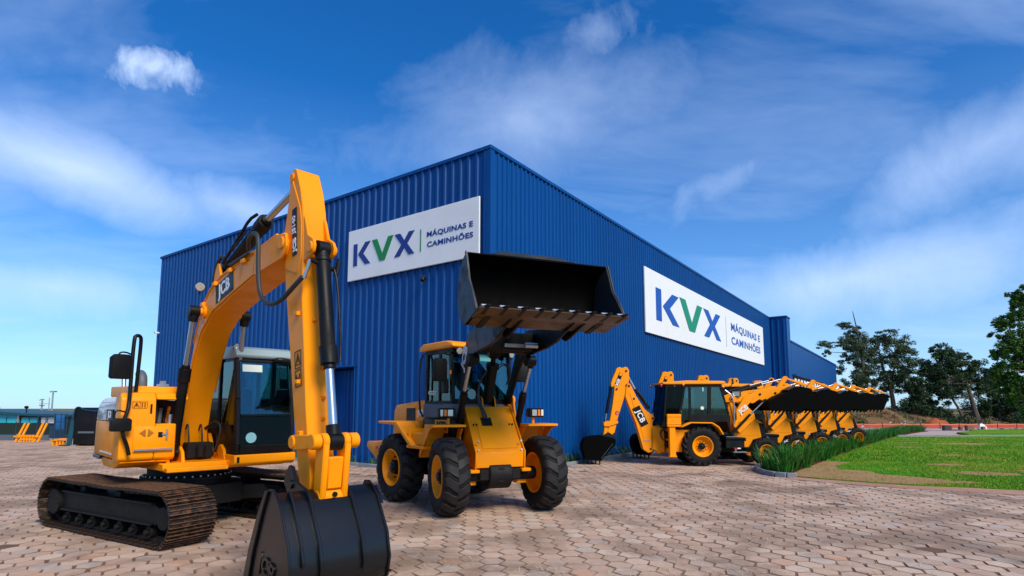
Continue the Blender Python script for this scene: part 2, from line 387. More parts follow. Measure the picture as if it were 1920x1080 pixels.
def steps(*seg):
    o = []
    for a, b, d in seg: o += [a + (b - a) * i / max(1, round((b - a) / d)) for i in range(max(1, round((b - a) / d)))]
    return o + [seg[-1][1]]
gx = steps((-3000, -400, 650), (-400, -100, 50), (-100, 100, 4), (100, 400, 50), (400, 3000, 650))
gy = steps((-3000, -400, 650), (-400, -40, 60), (-40, 120, 4), (120, 400, 40), (400, 3500, 620))
tag(sheet('ground', EARTH, gx, gy, lambda x, y: gz(x, y) - .22), kind='structure')
pav = tag(sheet('pavement', JOINT, steps((-75, 45, 4)), steps((-20, 72, 4)), lambda x, y: gz(x, y) - .010), kind='structure')
FAR_Y = 27.0
def in_building(x, y, mrg=0.0):
    d = V((x, y, 0)) - CORNER; return d.dot(DR) > -mrg and d.dot(DL) > -mrg
far = sheet('distant_paving', PAVF, steps((-75, 45, 3)), steps((FAR_Y, 72, 3)), lambda x, y: gz(x, y) - .008, pav, lambda x, y: not in_building(x, y, -2.5))

# ---- hexagonal pavers: the 300 that show largest one by one, the rest as one part
HR = .172; DX = HR * 1.5; DY = HR * math.sqrt(3); GA = R(4)
def hexpts(r, jit=0.0):
    return [((r + random.uniform(-jit, jit)) * cos(pi / 3 * i), (r + random.uniform(-jit, jit)) * sin(pi / 3 * i)) for i in range(6)]
def hexmesh(m, cx, cy, rz, tilt, dz):
    pts = hexpts(HR * random.uniform(.94, .985), .012); ca, sa = cos(rz), sin(rz)
    k = len(m.v)
    def ring(s, z):
        for a, b in pts:
            a, b = a * s, b * s; m.v.append(V((cx + a * ca - b * sa, cy + a * sa + b * ca, z + a * tilt[0] + b * tilt[1])))
    ring(1.0, dz - .05); ring(1.0, dz - .014); ring(.93, dz)
    for r_ in (0, 1):
        for i in range(6): m.f.append((k + r_ * 6 + i, k + r_ * 6 + (i + 1) % 6, k + r_ * 6 + 6 + (i + 1) % 6, k + r_ * 6 + 6 + i))
    m.f.append(tuple(k + 12 + i for i in range(6)))
spots = []
for i in range(-140, 141):
    for j in range(-20, 125):
        a = i * DX; b = (j + (.5 if i % 2 else 0)) * DY
        x = a * cos(GA) - b * sin(GA); y = a * sin(GA) + b * cos(GA)
        if not (4.5 < y < FAR_Y + .3) or abs(x) > .96 * y + 1.6: continue
        if in_building(x, y, .62) or pip(x, y, LAWN) or pip(x, y, BED) or pip(x, y, EDGE): continue
        if x > 7.4 and y < 15 and x > 7.4 + (15.3 - y) * 1.55: continue
        spots.append((x, y))
def seen(x, y): return y > 6.35 and abs(x) < .915 * y
near = sorted([s for s in spots if seen(*s)], key=lambda s: s[0] ** 2 + s[1] ** 2)[:300]
nset = set(near)
variants = []
for k in range(14):
    m = M(); hexmesh(m, 0, 0, 0, (0, 0), 0); o = m.build('paver', PAVM, None, ang=20); variants.append(o.data); bpy.data.objects.remove(o)
for x, y in near:
    o = link('paver', random.choice(variants), pav); o.location = (x, y, random.uniform(-.006, .003))
    o.rotation_euler = (random.gauss(0, .012), random.gauss(0, .012), GA + random.randrange(6) * pi / 3 + random.gauss(0, .045))
m = M()
for x, y in spots:
    if (x, y) in nset: continue
    if random.random() < .006: continue
    hexmesh(m, x + random.gauss(0, .006), y + random.gauss(0, .006), GA + random.gauss(0, .045), (random.gauss(0, .012), random.gauss(0, .012)), random.uniform(-.007, .003))
tag(m.build('paver_field', PAVM, pav, ang=20, normals=False), kind='stuff')

# ---- lawn, bare patches, bed, edging
tag(slab('lawn', LAWNM, LAWN, .035, .10, zf=gz), kind='structure')
tag(slab('planting_bed', REDM, BED, .045, .10, zf=gz), kind='structure')
tag(slab('edging_strip', EDGEM, EDGE, .012, .06), kind='structure')
def patch(name, cx, cy, rx, ry, seed, rot=0.0, z=.040, mt=SOILM):
    P = []
    for i in range(28):
        a = 2 * pi * i / 28; k = 1 + .42 * noise.noise(V((cos(a) * 1.4 + seed, sin(a) * 1.4, seed * 3)))
        x, y = rx * k * cos(a), ry * k * sin(a); P.append((cx + x * cos(rot) - y * sin(rot), cy + x * sin(rot) + y * cos(rot)))
    return tag(slab(name, mt, P, z, .02), kind='structure')
SOIL = [(7.72, 15.92), (8.22, 15.36), (9.10, 14.62), (9.80, 14.12), (10.75, 14.25), (11.35, 14.9), (10.95, 15.6), (10.4, 16.25), (10.6, 17.0), (10.0, 17.55), (10.5, 18.6), (11.6, 19.7), (10.95, 20.1), (9.6, 18.45), (8.1, 16.55)]
tag(slab('sandy_soil', SOILM, SOIL, .041, .02), kind='structure')
PATCH = [(19.1, 27.3, .9, .35, 1), (23.7, 29.8, 1.6, .55, 2), (21.6, 31.0, .5, .25, 6), (17.3, 22.6, .55, .4, 3), (14.3, 18.9, .6, .35, 4), (13.6, 16.3, .9, .55, 5), (15.2, 17.1, .25, .18, 7), (13.0, 13.9, .8, .22, 8), (11.2, 14.5, .7, .3, 9)]
for cx, cy, rx, ry, sd in PATCH: patch('soil_patch', cx, cy, rx, ry, sd, -.15)
# kerb round the tip of the bed and along it, laid in separate stones
kerb = tag(empty('bed_kerb', (7.4, 16.5, 0)), 'grey concrete kerb curving round the tip of the planting bed', 'kerb')
KP = [(8.9, 19.35), (8.35, 18.85), (7.78, 18.2), (7.48, 17.55), (7.32, 16.95), (7.27, 16.4), (7.36, 16.02), (7.56, 15.80), (7.80, 15.72)]
def kerbstones(par, pts, w=.13, h=.13, org=(0, 0, 0), name='kerb_stone'):
    for (a, b), (c, d) in zip(pts, pts[1:]):
        t = V((c - a, d - b, 0)); L = t.length; t.normalize(); n = V((-t.y, t.x, 0)); g = .006
        A = V((a, b, 0)) + t * g - V(org); B = V((c, d, 0)) - t * g - V(org)
        m = M(); m.ext([A - n * w / 2 - V((0, 0, .03)), A + n * w / 2 - V((0, 0, .03)), A + n * w / 2 * .8 + V((0, 0, h)), A - n * w / 2 * .8 + V((0, 0, h))],
                       [B - n * w / 2 - V((0, 0, .03)), B + n * w / 2 - V((0, 0, .03)), B + n * w / 2 * .8 + V((0, 0, h)), B - n * w / 2 * .8 + V((0, 0, h))])
        m.build(name, KERB, par, .012)
kerbstones(kerb, KP, org=kerb.location)
# far path with kerb line, second lawn
tag(sheet('path', PATHM, steps((14, 110, 4)), steps((38.6, 84, 4)), lambda x, y: gz(x, y) - .002, None, lambda x, y: x > 27 + (y - 38) * .62 - 4), kind='structure')
LAWN2 = [(31.5, 39.3), (33.2, 42.5), (38.5, 47.5), (45, 56), (58, 68), (72, 79), (110, 81), (110, 39.3), (60, 39.3)]
tag(slab('far_lawn', LAWNM, LAWN2, .12, .2, zf=gz), kind='structure')
lk = tag(empty('lawn_kerb', (33, 38.8, 0)), 'pale straight kerb between the lawn and the far path', 'kerb')
kerbstones(lk, [(25.6 + 1.5 * i, 38.35 + .01 * i) for i in range(14)], .16, .10, lk.location)

# ------------------------------------------------------------------ the blue warehouse
BX = Matrix.Translation(CORNER) @ Matrix.Rotation(BROT, 4, 'Z')
wh = tag(empty('warehouse', CORNER, BROT), 'large blue corrugated metal warehouse behind the yellow machines', 'warehouse')
HT = 9.80; LR = 40.0; LLn = 22.0
m = M(); m.box(.70, LR, .06, LLn, -.2, 9.7); m.box(.06, .69, .06, 5.98, -.2, 9.7); m.box(.06, .69, 8.02, LLn, -.2, 9.7); m.box(.06, .69, 5.99, 8.01, 3.36, 9.7)
m.build('wall', CLAD, wh)
def rib_profile(w=1.0, n=3, d=.048):
    P = [(0, 0)]; q = w / n
    for k in range(n):
        o = k * q; P += [(o + q * .34, 0), (o + q * .42, d), (o + q * .66, d), (o + q * .74, 0)]
    return P + [(w, 0)]
def sheet_mesh(w, z0, z1, left, n=3):
    m = M(); P = rib_profile(w - .004, n)
    for a, d in P:
        q = (-d, a) if left else (a, -d)
        m.v += [V((*q, z0)), V((*q, z1))]
    for i in range(len(P) - 1):
        f = (2 * i, 2 * i + 2, 2 * i + 3, 2 * i + 1); m.f.append(f[::-1] if left else f)
    o = m.build('cladding_sheet', CLAD, None, ang=20, normals=False); me = o.data; bpy.data.objects.remove(o); return me
sL, sR, sD = sheet_mesh(1, .0, HT, True), sheet_mesh(1, .0, HT, False, 4), sheet_mesh(1, 3.36, HT, True)
for k in range(22):
    o = link('cladding_sheet', sD if k in (6, 7) else sL, wh); o.location = (.0 - .0015 * (k % 2), k, 0)
for k in range(40):
    o = link('cladding_sheet', sR, wh); o.location = (k, .0 - .0015 * (k % 2), 0)
m = M(); m.box(-.075, .25, .27, LLn + .03, HT - .05, HT + .07); m.box(-.075, LR, -.075, .26, HT - .05, HT + .07); m.build('roof_flashing', CLAD, wh, .012)
m = M(); m.box(-.052, .12, -.052, -.046, 0, HT - .06); m.box(-.052, -.046, -.045, .12, 0, HT - .06); m.build('corner_trim', CLAD, wh)
m = M(); m.box(.3, LR - .3, .3, LLn - .3, 9.62, 9.74); m.build('roof', GALV, wh)
# recessed doorway on the left wall
d_ = M(); P = rib_profile(1.98, 9, .03)
for a, dd in P: d_.v += [V((.56 - dd, 6.01 + a, 0)), V((.56 - dd, 6.01 + a, 3.30))]
for i in range(len(P) - 1): d_.f.append((2 * i + 2, 2 * i, 2 * i + 1, 2 * i + 3))
door = d_.build('door', CLAD, wh, ang=20, normals=False)
m = M(); m.box(-.065, .66, 5.965, 6.0, 0, 3.36); m.box(-.065, .66, 8.0, 8.035, 0, 3.36); m.box(-.085, .66, 5.93, 8.07, 3.362, 3.42); m.build('door_frame', CLAD, wh, .006)
# return panel where the wall steps out, then the lower hall
rt = M(); rt.box(LR + .05, LR + 1.6, -1.40, .5, -.3, 9.75); rt.build('wall', CLAD, wh)
rs_ = sheet_mesh(.46, .0, HT, True, 1)
for k in range(3):
    o = link('cladding_sheet', rs_, wh); o.location = (LR + .045, -1.40 + k * .465, 0)
m = M(); m.box(LR - .06, LR + 1.66, -1.46, .2, HT - .05, HT + .07); m.build('roof_flashing', CLAD, wh, .01)

lw = tag(empty('low_hall', BX @ V((LR + 1.65, -1.4, 0)), BROT), 'lower blue flat hall at the far end of the warehouse', 'building')
m = M(); m.box(0, 34.5, 0, 16, -1.5, 7.72); m.build('wall', CLAD, lw)
m = M(); m.box(-.03, 34.6, -.08, .3, 7.70, 7.86); m.build('roof_flashing', CLAD, lw, .01)
w_ = M(); w_.box(.25, 19.6, -.05, .02, 3.3, 4.75); wf = w_.build('window_strip', BLK, lw)
for k in range(11):
    a = .55 + k * 1.72; q = M(); q.box(a, a + .95, -.085, -.052, 3.4, 4.52); q.build('window', SIGNW, lw, .01)
m = M(); m.box(.1, 19.8, -.30, -.002, 4.76, 4.86); m.build('canopy', CLAD, lw)
# small fittings on the left wall
c_ = tag(empty('wall_camera', BX @ V((-.06, 21.6, 5.75)), BROT), 'small white camera near the far edge of the left wall', 'camera')
m = M(); m.box(-.22, .0, -.05, .05, -.02, .06); m.build('body', WHITE, c_, .01); m = M(); m.cyl((-.24, 0, .02), (-.221, 0, .02), .03); m.build('lens', BLK, c_)
sp_ = tag(empty('wall_spotlight', BX @ V((-.05, 2.55, 6.05)), BROT), 'small black spotlight below the left sign', 'wall light')
m = M(); m.cyl((0, 0, 0), (-.14, 0, .0), .02, n=8); m.build('bracket', BLK, sp_); m = M(); m.cyl((-.12, 0, .06), (-.2, 0, -.09), .055, .075); m.build('lamp_head', BLK, sp_)
# kerb and weeds at the foot of the walls
wk = tag(empty('wall_kerb', CORNER), 'blue-grey kerb running along the foot of the blue warehouse', 'kerb')
pts = [CORNER + DL * (19 - k) - DR * .55 for k in range(0, 20)]; pts = [p for p in pts]
kerbstones(wk, [(p.x, p.y) for p in pts], .12, .10, wk.location)
pts = [CORNER + DR * (k - .4) - DL * .5 for k in range(0, 38)]
kerbstones(wk, [(p.x, p.y) for p in pts], .12, .10, wk.location)

# ---- signs
def letterpoly(m, poly, org, right, up, w, h, d):
    r, u = V(right), V(up); n = r.cross(u); o = V(org)
    A = [o + r * a * w + u * b * h for a, b in poly]; m.ext(A, [p + n * d for p in A])
KS = [(0, 0), (.22, 0), (.22, 1), (0, 1)]; KC = [(.28, .5), (.70, 1), (1, 1), (.58, .5), (1, 0), (.70, 0)]
VP = [(0, 1), (.24, 1), (.5, .30), (.76, 1), (1, 1), (.62, 0), (.38, 0)]
XP = [(0, 1), (.28, 1), (.5, .655), (.72, 1), (1, 1), (.645, .5), (1, 0), (.72, 0), (.5, .345), (.28, 0), (0, 0), (.355, .5)]
def split_letters(o, r, mt, root):
    """one object per character: islands of the text mesh that overlap along the line belong together (accents)"""
    bm = bmesh.new(); bm.from_mesh(o.data); left = set(bm.verts); isl = []
    bmesh.ops.remove_doubles(bm, verts=bm.verts, dist=1e-5); left = set(bm.verts)
    while left:
        st = [left.pop()]; g = list(st)
        while st:
            v = st.pop()
            for e in v.link_edges:
                w = e.other_vert(v)
                if w in left: left.discard(w); st.append(w); g.append(w)
        xs = [v.co.dot(r) for v in g]; isl.append([min(xs), max(xs), g])
    isl.sort(key=lambda q: q[0]); out = []
    for a, b, g in isl:
        if out and a < out[-1][1] - .35 * min(b - a, out[-1][1] - out[-1][0]): out[-1][1] = max(b, out[-1][1]); out[-1][2] += g
        else: out.append([a, b, g])
    for a, b, g in out:
        idx = {v: i for i, v in enumerate(g)}; fs = {f for v in g for f in v.link_faces}
        me = bpy.data.meshes.new('letter'); me.from_pydata([v.co.copy() for v in g], [], [[idx[v] for v in f.verts] for f in fs]); me.materials.append(mt); link('letter', me, root)
    bm.free(); bpy.data.objects.remove(o)
def sign(label, org, right, L, H, th, K, Vb, Xb, bar, t1, t2, cols, txs):
    root = tag(empty('sign', BX @ V(org), BROT), label, 'sign', 'company signs on the warehouse walls')
    r = V(right); u = V((0, 0, 1)); n = r.cross(u)
    def P(a, b, c=0): return r * a + u * b + n * c
    m = M(); m.ext([P(0, 0), P(L, 0), P(L, H), P(0, H)], [P(0, 0, th), P(L, 0, th), P(L, H, th), P(0, H, th)]); m.build('panel', SIGNW, root, .012)
    z = th + .004
    for polys, b, c in (((KS, KC), K, 0), ((VP,), Vb, 1), ((XP,), Xb, 0)):
        m = M()
        for q in polys: letterpoly(m, q, P(b[0], b[1], z - .02), r, u, b[2] - b[0], b[3] - b[1], .035)
        m.build('letter', cols[c], root, flat=True)
    m = M(); letterpoly(m, KS, P(bar[0], bar[1], z - .02), r, u, bar[2] / .22, bar[3], .03); m.build('divider', cols[2], root, flat=True)
    for body, t in (('MÁQUINAS E', t1), ('CAMINHÕES', t2)):
        o = text('lettering', body, cols[3], root, P((t[0] + t[1]) / 2, t[2], z), r, u, t[3], .008, t[3] * .022, 0, None, 1.0, 1.08)
        xs = [v.co.dot(r) for v in o.data.vertices]; w = max(xs) - min(xs); mid = (max(xs) + min(xs)) / 2; k = (t[1] - t[0]) / w
        for v in o.data.vertices: v.co += r * ((v.co.dot(r) - mid) * (k - 1) + (t[0] + t[1]) / 2 - mid)
        split_letters(o, r, cols[3], root)
    m = M()
    for a in (L * .1, L * .5, L * .9):
        m = M(); m.ext([P(a - .05, .2, -.02), P(a + .05, .2, -.02), P(a + .05, H - .2, -.02), P(a - .05, H - .2, -.02)], [P(a - .05, .2, -.001), P(a + .05, .2, -.001), P(a + .05, H - .2, -.001), P(a - .05, H - .2, -.001)])
        m.build('bracket', BLK, root)
sign('white sign with dark blue and green letters on the left wall above the wheel loader', (-.075, 6.43, 6.45), (0, -1, 0), 6.12, 1.86, .06,
     (.32, .52, 1.22, 1.32), (1.31, .52, 2.38, 1.32), (2.45, .52, 3.39, 1.30), (3.66, .52, .035, .75), (3.96, 5.88, 1.03, .235), (3.97, 5.89, .69, .235), (LBLU, LGRN, LGRN, LBLU), 1)
sign('long white sign with bright blue and teal letters on the right wall above the backhoes', (11.62, -.075, 5.40), (1, 0, 0), 25.05, 3.12, .07,
     (1.30, .74, 4.55, 2.34), (4.70, .74, 8.63, 2.40), (8.85, .74, 12.42, 2.40), (13.68, .52, .07, 2.03), (15.0, 23.75, 2.0, .72), (15.0, 23.7, 1.06, .72), (LBLU2, LGRN2, LGREY, LBLU2), 2.6)
# ------------------------------------------------------------------ tracked excavator
def tyre_wheel(par, name, c, r, w, rim, side, lugs, kind, xf=None, hubr=.16, dish=.10):
    """wheel turning round the local Y axis; side = +1/-1 says where its outer face points"""
    cx, cy, cz = c
    hub = M(xf); hub.cyl((cx, cy + side * w * .08, cz), (cx, cy + side * w * .36, cz), hubr, hubr * .8, 20); hub.cyl((cx, cy + side * w * .36, cz), (cx, cy + side * w * .44, cz), hubr * .55, hubr * .45, 14)
    for k in range(10):
        a = 2 * pi * k / 10; q = (cx + cos(a) * hubr * 1.32, cz + sin(a) * hubr * 1.32)
        hub.cyl((q[0], cy + side * w * .10, q[1]), (q[0], cy + side * w * .21, q[1]), .017, n=6)
    wo_ = hub.build(name, BLK, par, .004)
    hw = w / 2
    rp = [(rim * 1.03, side * hw * .80), (rim * 1.035, side * hw * .92), (rim * .985, side * hw * .94), (rim * .90, side * hw * .78), (rim * .86, side * hw * .45), (rim * .62, side * hw * .40 - side * dish), (rim * .56, side * hw * .22 - 0 * dish),
          (hubr * .9, side * hw * .20), (hubr * .9, side * hw * .10), (rim * .6, side * hw * .05), (rim * .88, -side * hw * .2), (rim * .92, -side * hw * .80), (rim * 1.035, -side * hw * .92), (rim * 1.03, -side * hw * .78)]
    M(xf).lathe(rp, c, 36).build('rim', YEL, wo_, ang=30)
    k = (r - rim)
    base = r * (.955 if kind == 'rock' else .93)
    tp = [(rim * 1.0, -hw * .80), (rim + k * .25, -hw * .96), (rim + k * .55, -hw), (base - k * .12, -hw * .93), (base, -hw * .72), (base + .004, 0), (base, hw * .72), (base - k * .12, hw * .93), (rim + k * .55, hw), (rim + k * .25, hw * .96), (rim * 1.0, hw * .80), (rim * .95, 0)]
    M(xf).lathe(tp, c, 44).build('tyre', RUB, wo_, ang=50)
    m = M(xf); p = 2 * pi / lugs
    for s in (1, -1):
        for i in range(lugs):
            t0 = p * (i + (.5 if s < 0 else 0))
            if kind == 'rock': st = [(-.02, -.37, .37), (.34, -.20, .46), (.70, .06, .70), (.97, .10, .72)]
            else: st = [(-.06, -.16, .14), (.30, .22, .50), (.66, .64, .92), (.97, .95, 1.22)]
            vs = []
            for y, a, b in st:
                top = r * (1 - .055 * max(0, y) ** 3.2); bot = base * .985 - (k * .30 if y > .9 else 0)
                if y > .9: top = r * .935
                for th in (a, b):
                    A = t0 + th * p
                    for rr in (bot, top): vs.append((cx + rr * cos(A), cy + s * y * hw, cz + rr * sin(A)))
            fs = []
            for j in range(3):
                o = j * 4; q = o + 4
                fs += [(o + 1, o + 3, q + 3, q + 1), (o, q, q + 2, o + 2), (o, o + 1, q + 1, q), (o + 2, q + 2, q + 3, o + 3)]
            fs += [(0, 2, 3, 1), (12, 13, 15, 14)]
            m.add(vs, fs)
    tag(m.build('tread', TREAD, wo_, .010 if kind == 'rock' else 0), kind='stuff')
    return wo_
def cylinder(par, p0, p1, p2, r, rr, xf=None, rod=None, name='hydraulic_cylinder', collar=True):
    """barrel p0-p1 with gland and eye, rod p1-p2 as its sub-part"""
    p0, p1, p2 = V(p0), V(p1), V(p2); d = (p1 - p0).normalized(); side = V((0, 1, 0))
    m = M(xf); m.cyl(p0, p1, r, n=18)
    if collar: m.cyl(p1 - d * .20, p1 + d * .015, r * 1.22, n=18); m.cyl(p1 + d * .014, p1 + d * .07, r * .86, n=16); m.cyl(p0 + d * .12, p0 + d * .17, r * 1.15, n=16)
    m.cyl(p0 - side * r * .9, p0 + side * r * .9, r * 1.15, n=16)
    b = m.build(name, BLK, par, .006)
    m = M(xf); m.cyl(p1, p2, rr, n=16); m.build('rod', rod or CHR, b)
    m = M(xf); e = (p2 - p1).normalized(); m.cyl(p2 - e * r * 2.2, p2 - e * r * .8, r * .95, n=14); m.cyl(p2 - side * r * .95, p2 + side * r * .95, r * 1.15, n=16); m.build('rod_end', BLK, b, .005)
    return b
def lamp(par, p, d, r=.07, xf=None, name='work_light'):
    p, d = V(p), V(d).normalized()
    m = M(xf); m.cyl(p - d * r * .9, p, r * .6, r * 1.06, 16); m.cyl(p - V((0, 0, r * 1.6)), p - V((0, 0, r * .6)) - d * r * .4, r * .2, n=6)
    o = m.build(name, BLK, par); m = M(xf); m.cyl(p, p + d * r * .18, r * .94, r * .8, 16); m.build('lens', LENS, o); return o
def mirror(par, c, w, h, d, ang=0.0, xf=None, name='mirror'):
    mx = (xf or Matrix()) @ Matrix.Translation(V(c)) @ Matrix.Rotation(ang, 4, 'Z')
    P = [(-w * .5, -h * .42), (-w * .42, -h * .5), (w * .42, -h * .5), (w * .5, -h * .42), (w * .5, h * .36), (w * .36, h * .5), (-w * .30, h * .5), (-w * .5, h * .36)]
    m = M(mx); m.prismx(P, -d / 2, d / 2); o = m.build(name, BLK, par, .012, 2)
    m = M(mx); m.box(-d / 2 - .004, -d / 2 + .002, -w * .38, w * .38, -h * .40, h * .36); m.build('mirror_glass', LENS, o); return o

SLEW = V((-5.5, 9.75, 0)); EROT = R(-45)
ex = tag(empty('tracked_excavator', SLEW, EROT), 'yellow tracked excavator with its boom raised and black bucket resting on the paving', 'excavator')
# ---- crawler tracks: 14.5 degrees to the upper structure
TXF = Matrix.Rotation(R(15.4), 4, 'Z')
TL, TH = 3.84, .78
def track_path(d):
    """point and tangent angle at running length d on the belt's outer line; the top run sags between the carrier rollers"""
    rr = TH / 2 - .03; st = TL - 2 * rr - .06; per = 2 * st + 2 * pi * rr; d %= per
    if d < st: x = -st / 2 + d; return (x, 2 * rr + .03 - .035 * (1 - abs(2 * x / st)) * (1 + .5 * sin(x * 5)) * .5, 0)
    d -= st
    if d < pi * rr: a = pi / 2 - d / rr; return (st / 2 + rr * cos(a), rr + .03 + rr * sin(a), a - pi / 2)
    d -= pi * rr
    if d < st: return (st / 2 - d, .03, pi)
    d -= st; a = -pi / 2 - d / rr; return (-st / 2 + rr * cos(a), rr + .03 + rr * sin(a), a - pi / 2)
PER = 2 * (TL - 2 * (TH / 2 - .03) - .06) + 2 * pi * (TH / 2 - .03); NSH = 53
shoe = M(); shoe.box(-.076, .076, -.33, .33, -.012, .008); 
for gx_ in (-.066, -.002, .058): shoe.prismx([], 0, 0) if False else shoe.hexa([(gx_, -.33, .007), (gx_ + .016, -.33, .007), (gx_ + .016, .33, .007), (gx_, .33, .007), (gx_ + .003, -.33, .034), (gx_ + .012, -.33, .034), (gx_ + .012, .33, .034), (gx_ + .003, .33, .034)])
shoe.box(-.07, .07, -.12, -.06, -.09, -.013); shoe.box(-.07, .07, .06, .12, -.09, -.013)
so = shoe.build('track_shoe', SHOE, None, flat=True); shoe_me = so.data; bpy.data.objects.remove(so)
for sg in (-1, 1):
    tc_ = sg * 1.03; X = TXF @ Matrix.Translation((0, tc_, 0))
    m = M(X)
    m.prism([(-1.30, .28), (1.35, .28), (1.46, .36), (1.46, .50), (1.25, .58), (-1.3, .58), (-1.44, .48), (-1.44, .36)], -.20, .20)
    m.box(-1.30, 1.28, -.245, -.20, .555, .585); m.box(-1.30, 1.28, -.25, -.20, .275, .305)
    m.box(-.9, -.75, -.16, .16, .58, .66); m.box(.15, .3, -.16, .16, .58, .66)
    tf = m.build('crawler_track', DARK, ex, .006)
    for k in range(7):
        m = M(X); xx = -1.18 + k * .39; m.cyl((xx, -.19, .17), (xx, .19, .17), .085, n=14); m.cyl((xx, -.24, .17), (xx, .24, .17), .04, n=10); m.build('track_roller', DARK, tf, .006)
    for xx in (-.82, .22):
        m = M(X); m.cyl((xx, -.13, .62), (xx, .13, .62), .055, n=12); m.build('carrier_roller', DARK, tf)
    m = M(X); m.cyl((1.53, -.09, .39), (1.53, .09, .39), .25, n=26); m.cyl((1.53, -.21, .39), (1.53, .21, .39), .16, n=20); m.build('idler', DARK, tf, .01)
    m = M(X); m.cyl((-1.53, -.05, .39), (-1.53, .05, .39), .27, n=26); m.cyl((-1.53, -.26, .39), (-1.53, .26, .39), .20, n=20)
    for k in range(12): a = k * pi / 6; m.cyl((-1.53 + .17 * cos(a), -.275, .39 + .17 * sin(a)), (-1.53 + .17 * cos(a), .275, .39 + .17 * sin(a)), .016, n=6)
    m.build('drive_sprocket', DARK, tf, .006)
    for k in range(NSH):
        x, z, a = track_path(k * PER / NSH)
        o = link('track_shoe', shoe_me, tf); o.matrix_local = X @ Matrix.Translation((x, 0, z)) @ Matrix.Rotation(-a, 4, 'Y')
m = M(TXF); m.prismz([(-.75, -.5), (.75, -.5), (.75, .5), (-.75, .5)], .34, .66)
for sg in (-1, 1): m.prismz([(-1.0, sg * .84), (-.45, sg * .84), (-.3, sg * .4), (-.6, sg * .4)], .36, .60); m.prismz([(1.0, sg * .84), (.45, sg * .84), (.3, sg * .4), (.6, sg * .4)], .36, .60)
m.build('undercarriage_frame', DARK, ex, .01)
m = M(); m.cyl((0, 0, .64), (0, 0, .80), .66, n=40); m.cyl((0, 0, .80), (0, 0, .93), .60, n=40); m.cyl((0, 0, .74), (0, 0, .79), .70, n=40); sr = m.build('slew_ring', DARK, ex, .006)
m = M()
for k in range(36): a = 2 * pi * k / 36; m.cyl((.655 * cos(a), .655 * sin(a), .79), (.655 * cos(a), .655 * sin(a), .815), .014, n=6)
tag(m.build('bolts', STEEL, sr, flat=True), kind='stuff')
# ---- revolving frame
m = M(); m.prismz([(-1.5, -.95), (.95, -.62), (.95, .28), (1.05, .30), (1.05, 1.18), (-1.5, 1.18)], .95, 1.06); m.box(.2, 1.1, -.60, .27, .93, 1.0); m.build('revolving_frame', YEL, ex, .012)
m = M(); m.prism([(-.3, .97), (1.16, .97), (1.24, 1.02), (1.24, 1.15), (-.3, 1.15)], .30, 1.30); fb = m.build('cab_skirt', YEL, ex, .015)
m = M(); m.box(1.235, 1.245, .34, .38, 1.03, 1.12); m.build('slot', BLK, fb)
# right-hand box with tool locker
m = M(); m.prism([(.50, 1.12), (.86, 1.12), (.90, 1.16), (.90, 1.66), (.88, 2.04), (.80, 2.13), (.50, 2.13)], -1.19, -.74); box1 = m.build('side_locker', YEL, ex, .03, 2)
m = M(); m.prism([(-.42, 1.16), (-.30, 1.12), (.86, 1.12), (.90, 1.16), (.90, 1.66), (-.42, 1.66)], -.735, -.46)
m.prism([(-.42, 2.03), (.88, 2.03), (.80, 2.13), (-.42, 2.13)], -.735, -.30); m.build('side_locker', YEL, ex, .014)
m = M(); m.prism([(-.42, 1.12), (.82, 1.12), (.86, 1.10), (.55, 1.0), (-.3, .99), (-.42, 1.05)], -1.16, -.50); m.build('belly_pan', YEL, ex, .03, 2)
m = M(); m.box(-.4, .50, -.735, -.32, 1.67, 2.02); m.build('engine_recess', DARK, ex)
for k, (a, b, r_) in enumerate(((-.68, 1.95, .022), (-.62, 1.9, .03), (-.55, 1.86, .02), (-.50, 1.92, .026), (-.44, 1.8, .03))):
    m = M(); m.tube([(.56, a, 1.67), (.6 - .04 * k, a + .01, b - .12), (.55, a + .02, b)], r_, 8, 2); m.build('hose', (HOSE, GREYP, BLK, YEL, HOSE)[k], ex)
m = M(); m.cyl((.58, -.47, 1.66), (.58, -.47, 1.80), .05, n=12); m.build('filter', STEEL, ex)
m = M(); m.prism([(-1.15, 2.09), (.62, 2.135), (.52, 2.24), (-1.15, 2.27)], -.98, -.34); m.build('engine_hood', YEL, ex, .025, 2)
m = M(); m.prism([(.905, 1.24), (.918, 1.25), (.918, 1.62), (.905, 1.63)], -1.02, -.50); ld = m.build('locker_door', YEL, ex, .006)
m = M(); m.box(.920, .945, -1.00, -.50, 1.265, 1.295); m.build('step_strip', STEEL, ld, .004)
for c_y in (-.90, -.79):
    for i in range(7):
        hw_ = .05 * (1 - abs(i - 3) / 4.6); m = M(); y0 = c_y - (hw_ if c_y < -.85 else -.0); 
        if c_y < -.85: m.box(.914, .9205, -.85 - .012 - hw_ * 1.7, -.862, 1.475 + i * .016, 1.483 + i * .016)
        else: m.box(.914, .9205, -.838, -.838 + hw_ * 1.7, 1.475 + i * .016, 1.483 + i * .016)
        m.build('vent_slot', BLK, ld, flat=True)
m = M(); m.box(.916, .922, -.70, -.64, 1.46, 1.54); m.build('latch_recess', BLK, ld); m = M(); m.box(.922, .94, -.60, -.575, 1.42, 1.58); m.box(.922, .935, -.65, -.57, 1.49, 1.52); m.build('latch', STEEL, ld, .004)
m = M(); m.box(.902, .910, -.82, -.795, 1.82, 1.96); m.build('level_gauge', BLK, ex, .004)
m = M()
for a, b, c, d in ((-1.05, -.86, 1.90, 1.904), (-1.05, -.86, 1.996, 2.0), (-1.05, -1.046, 1.904, 1.996), (-.864, -.86, 1.904, 1.996), (-.956, -.952, 1.904, 1.996)): m.box(.899, .9035, a, b, c, d)
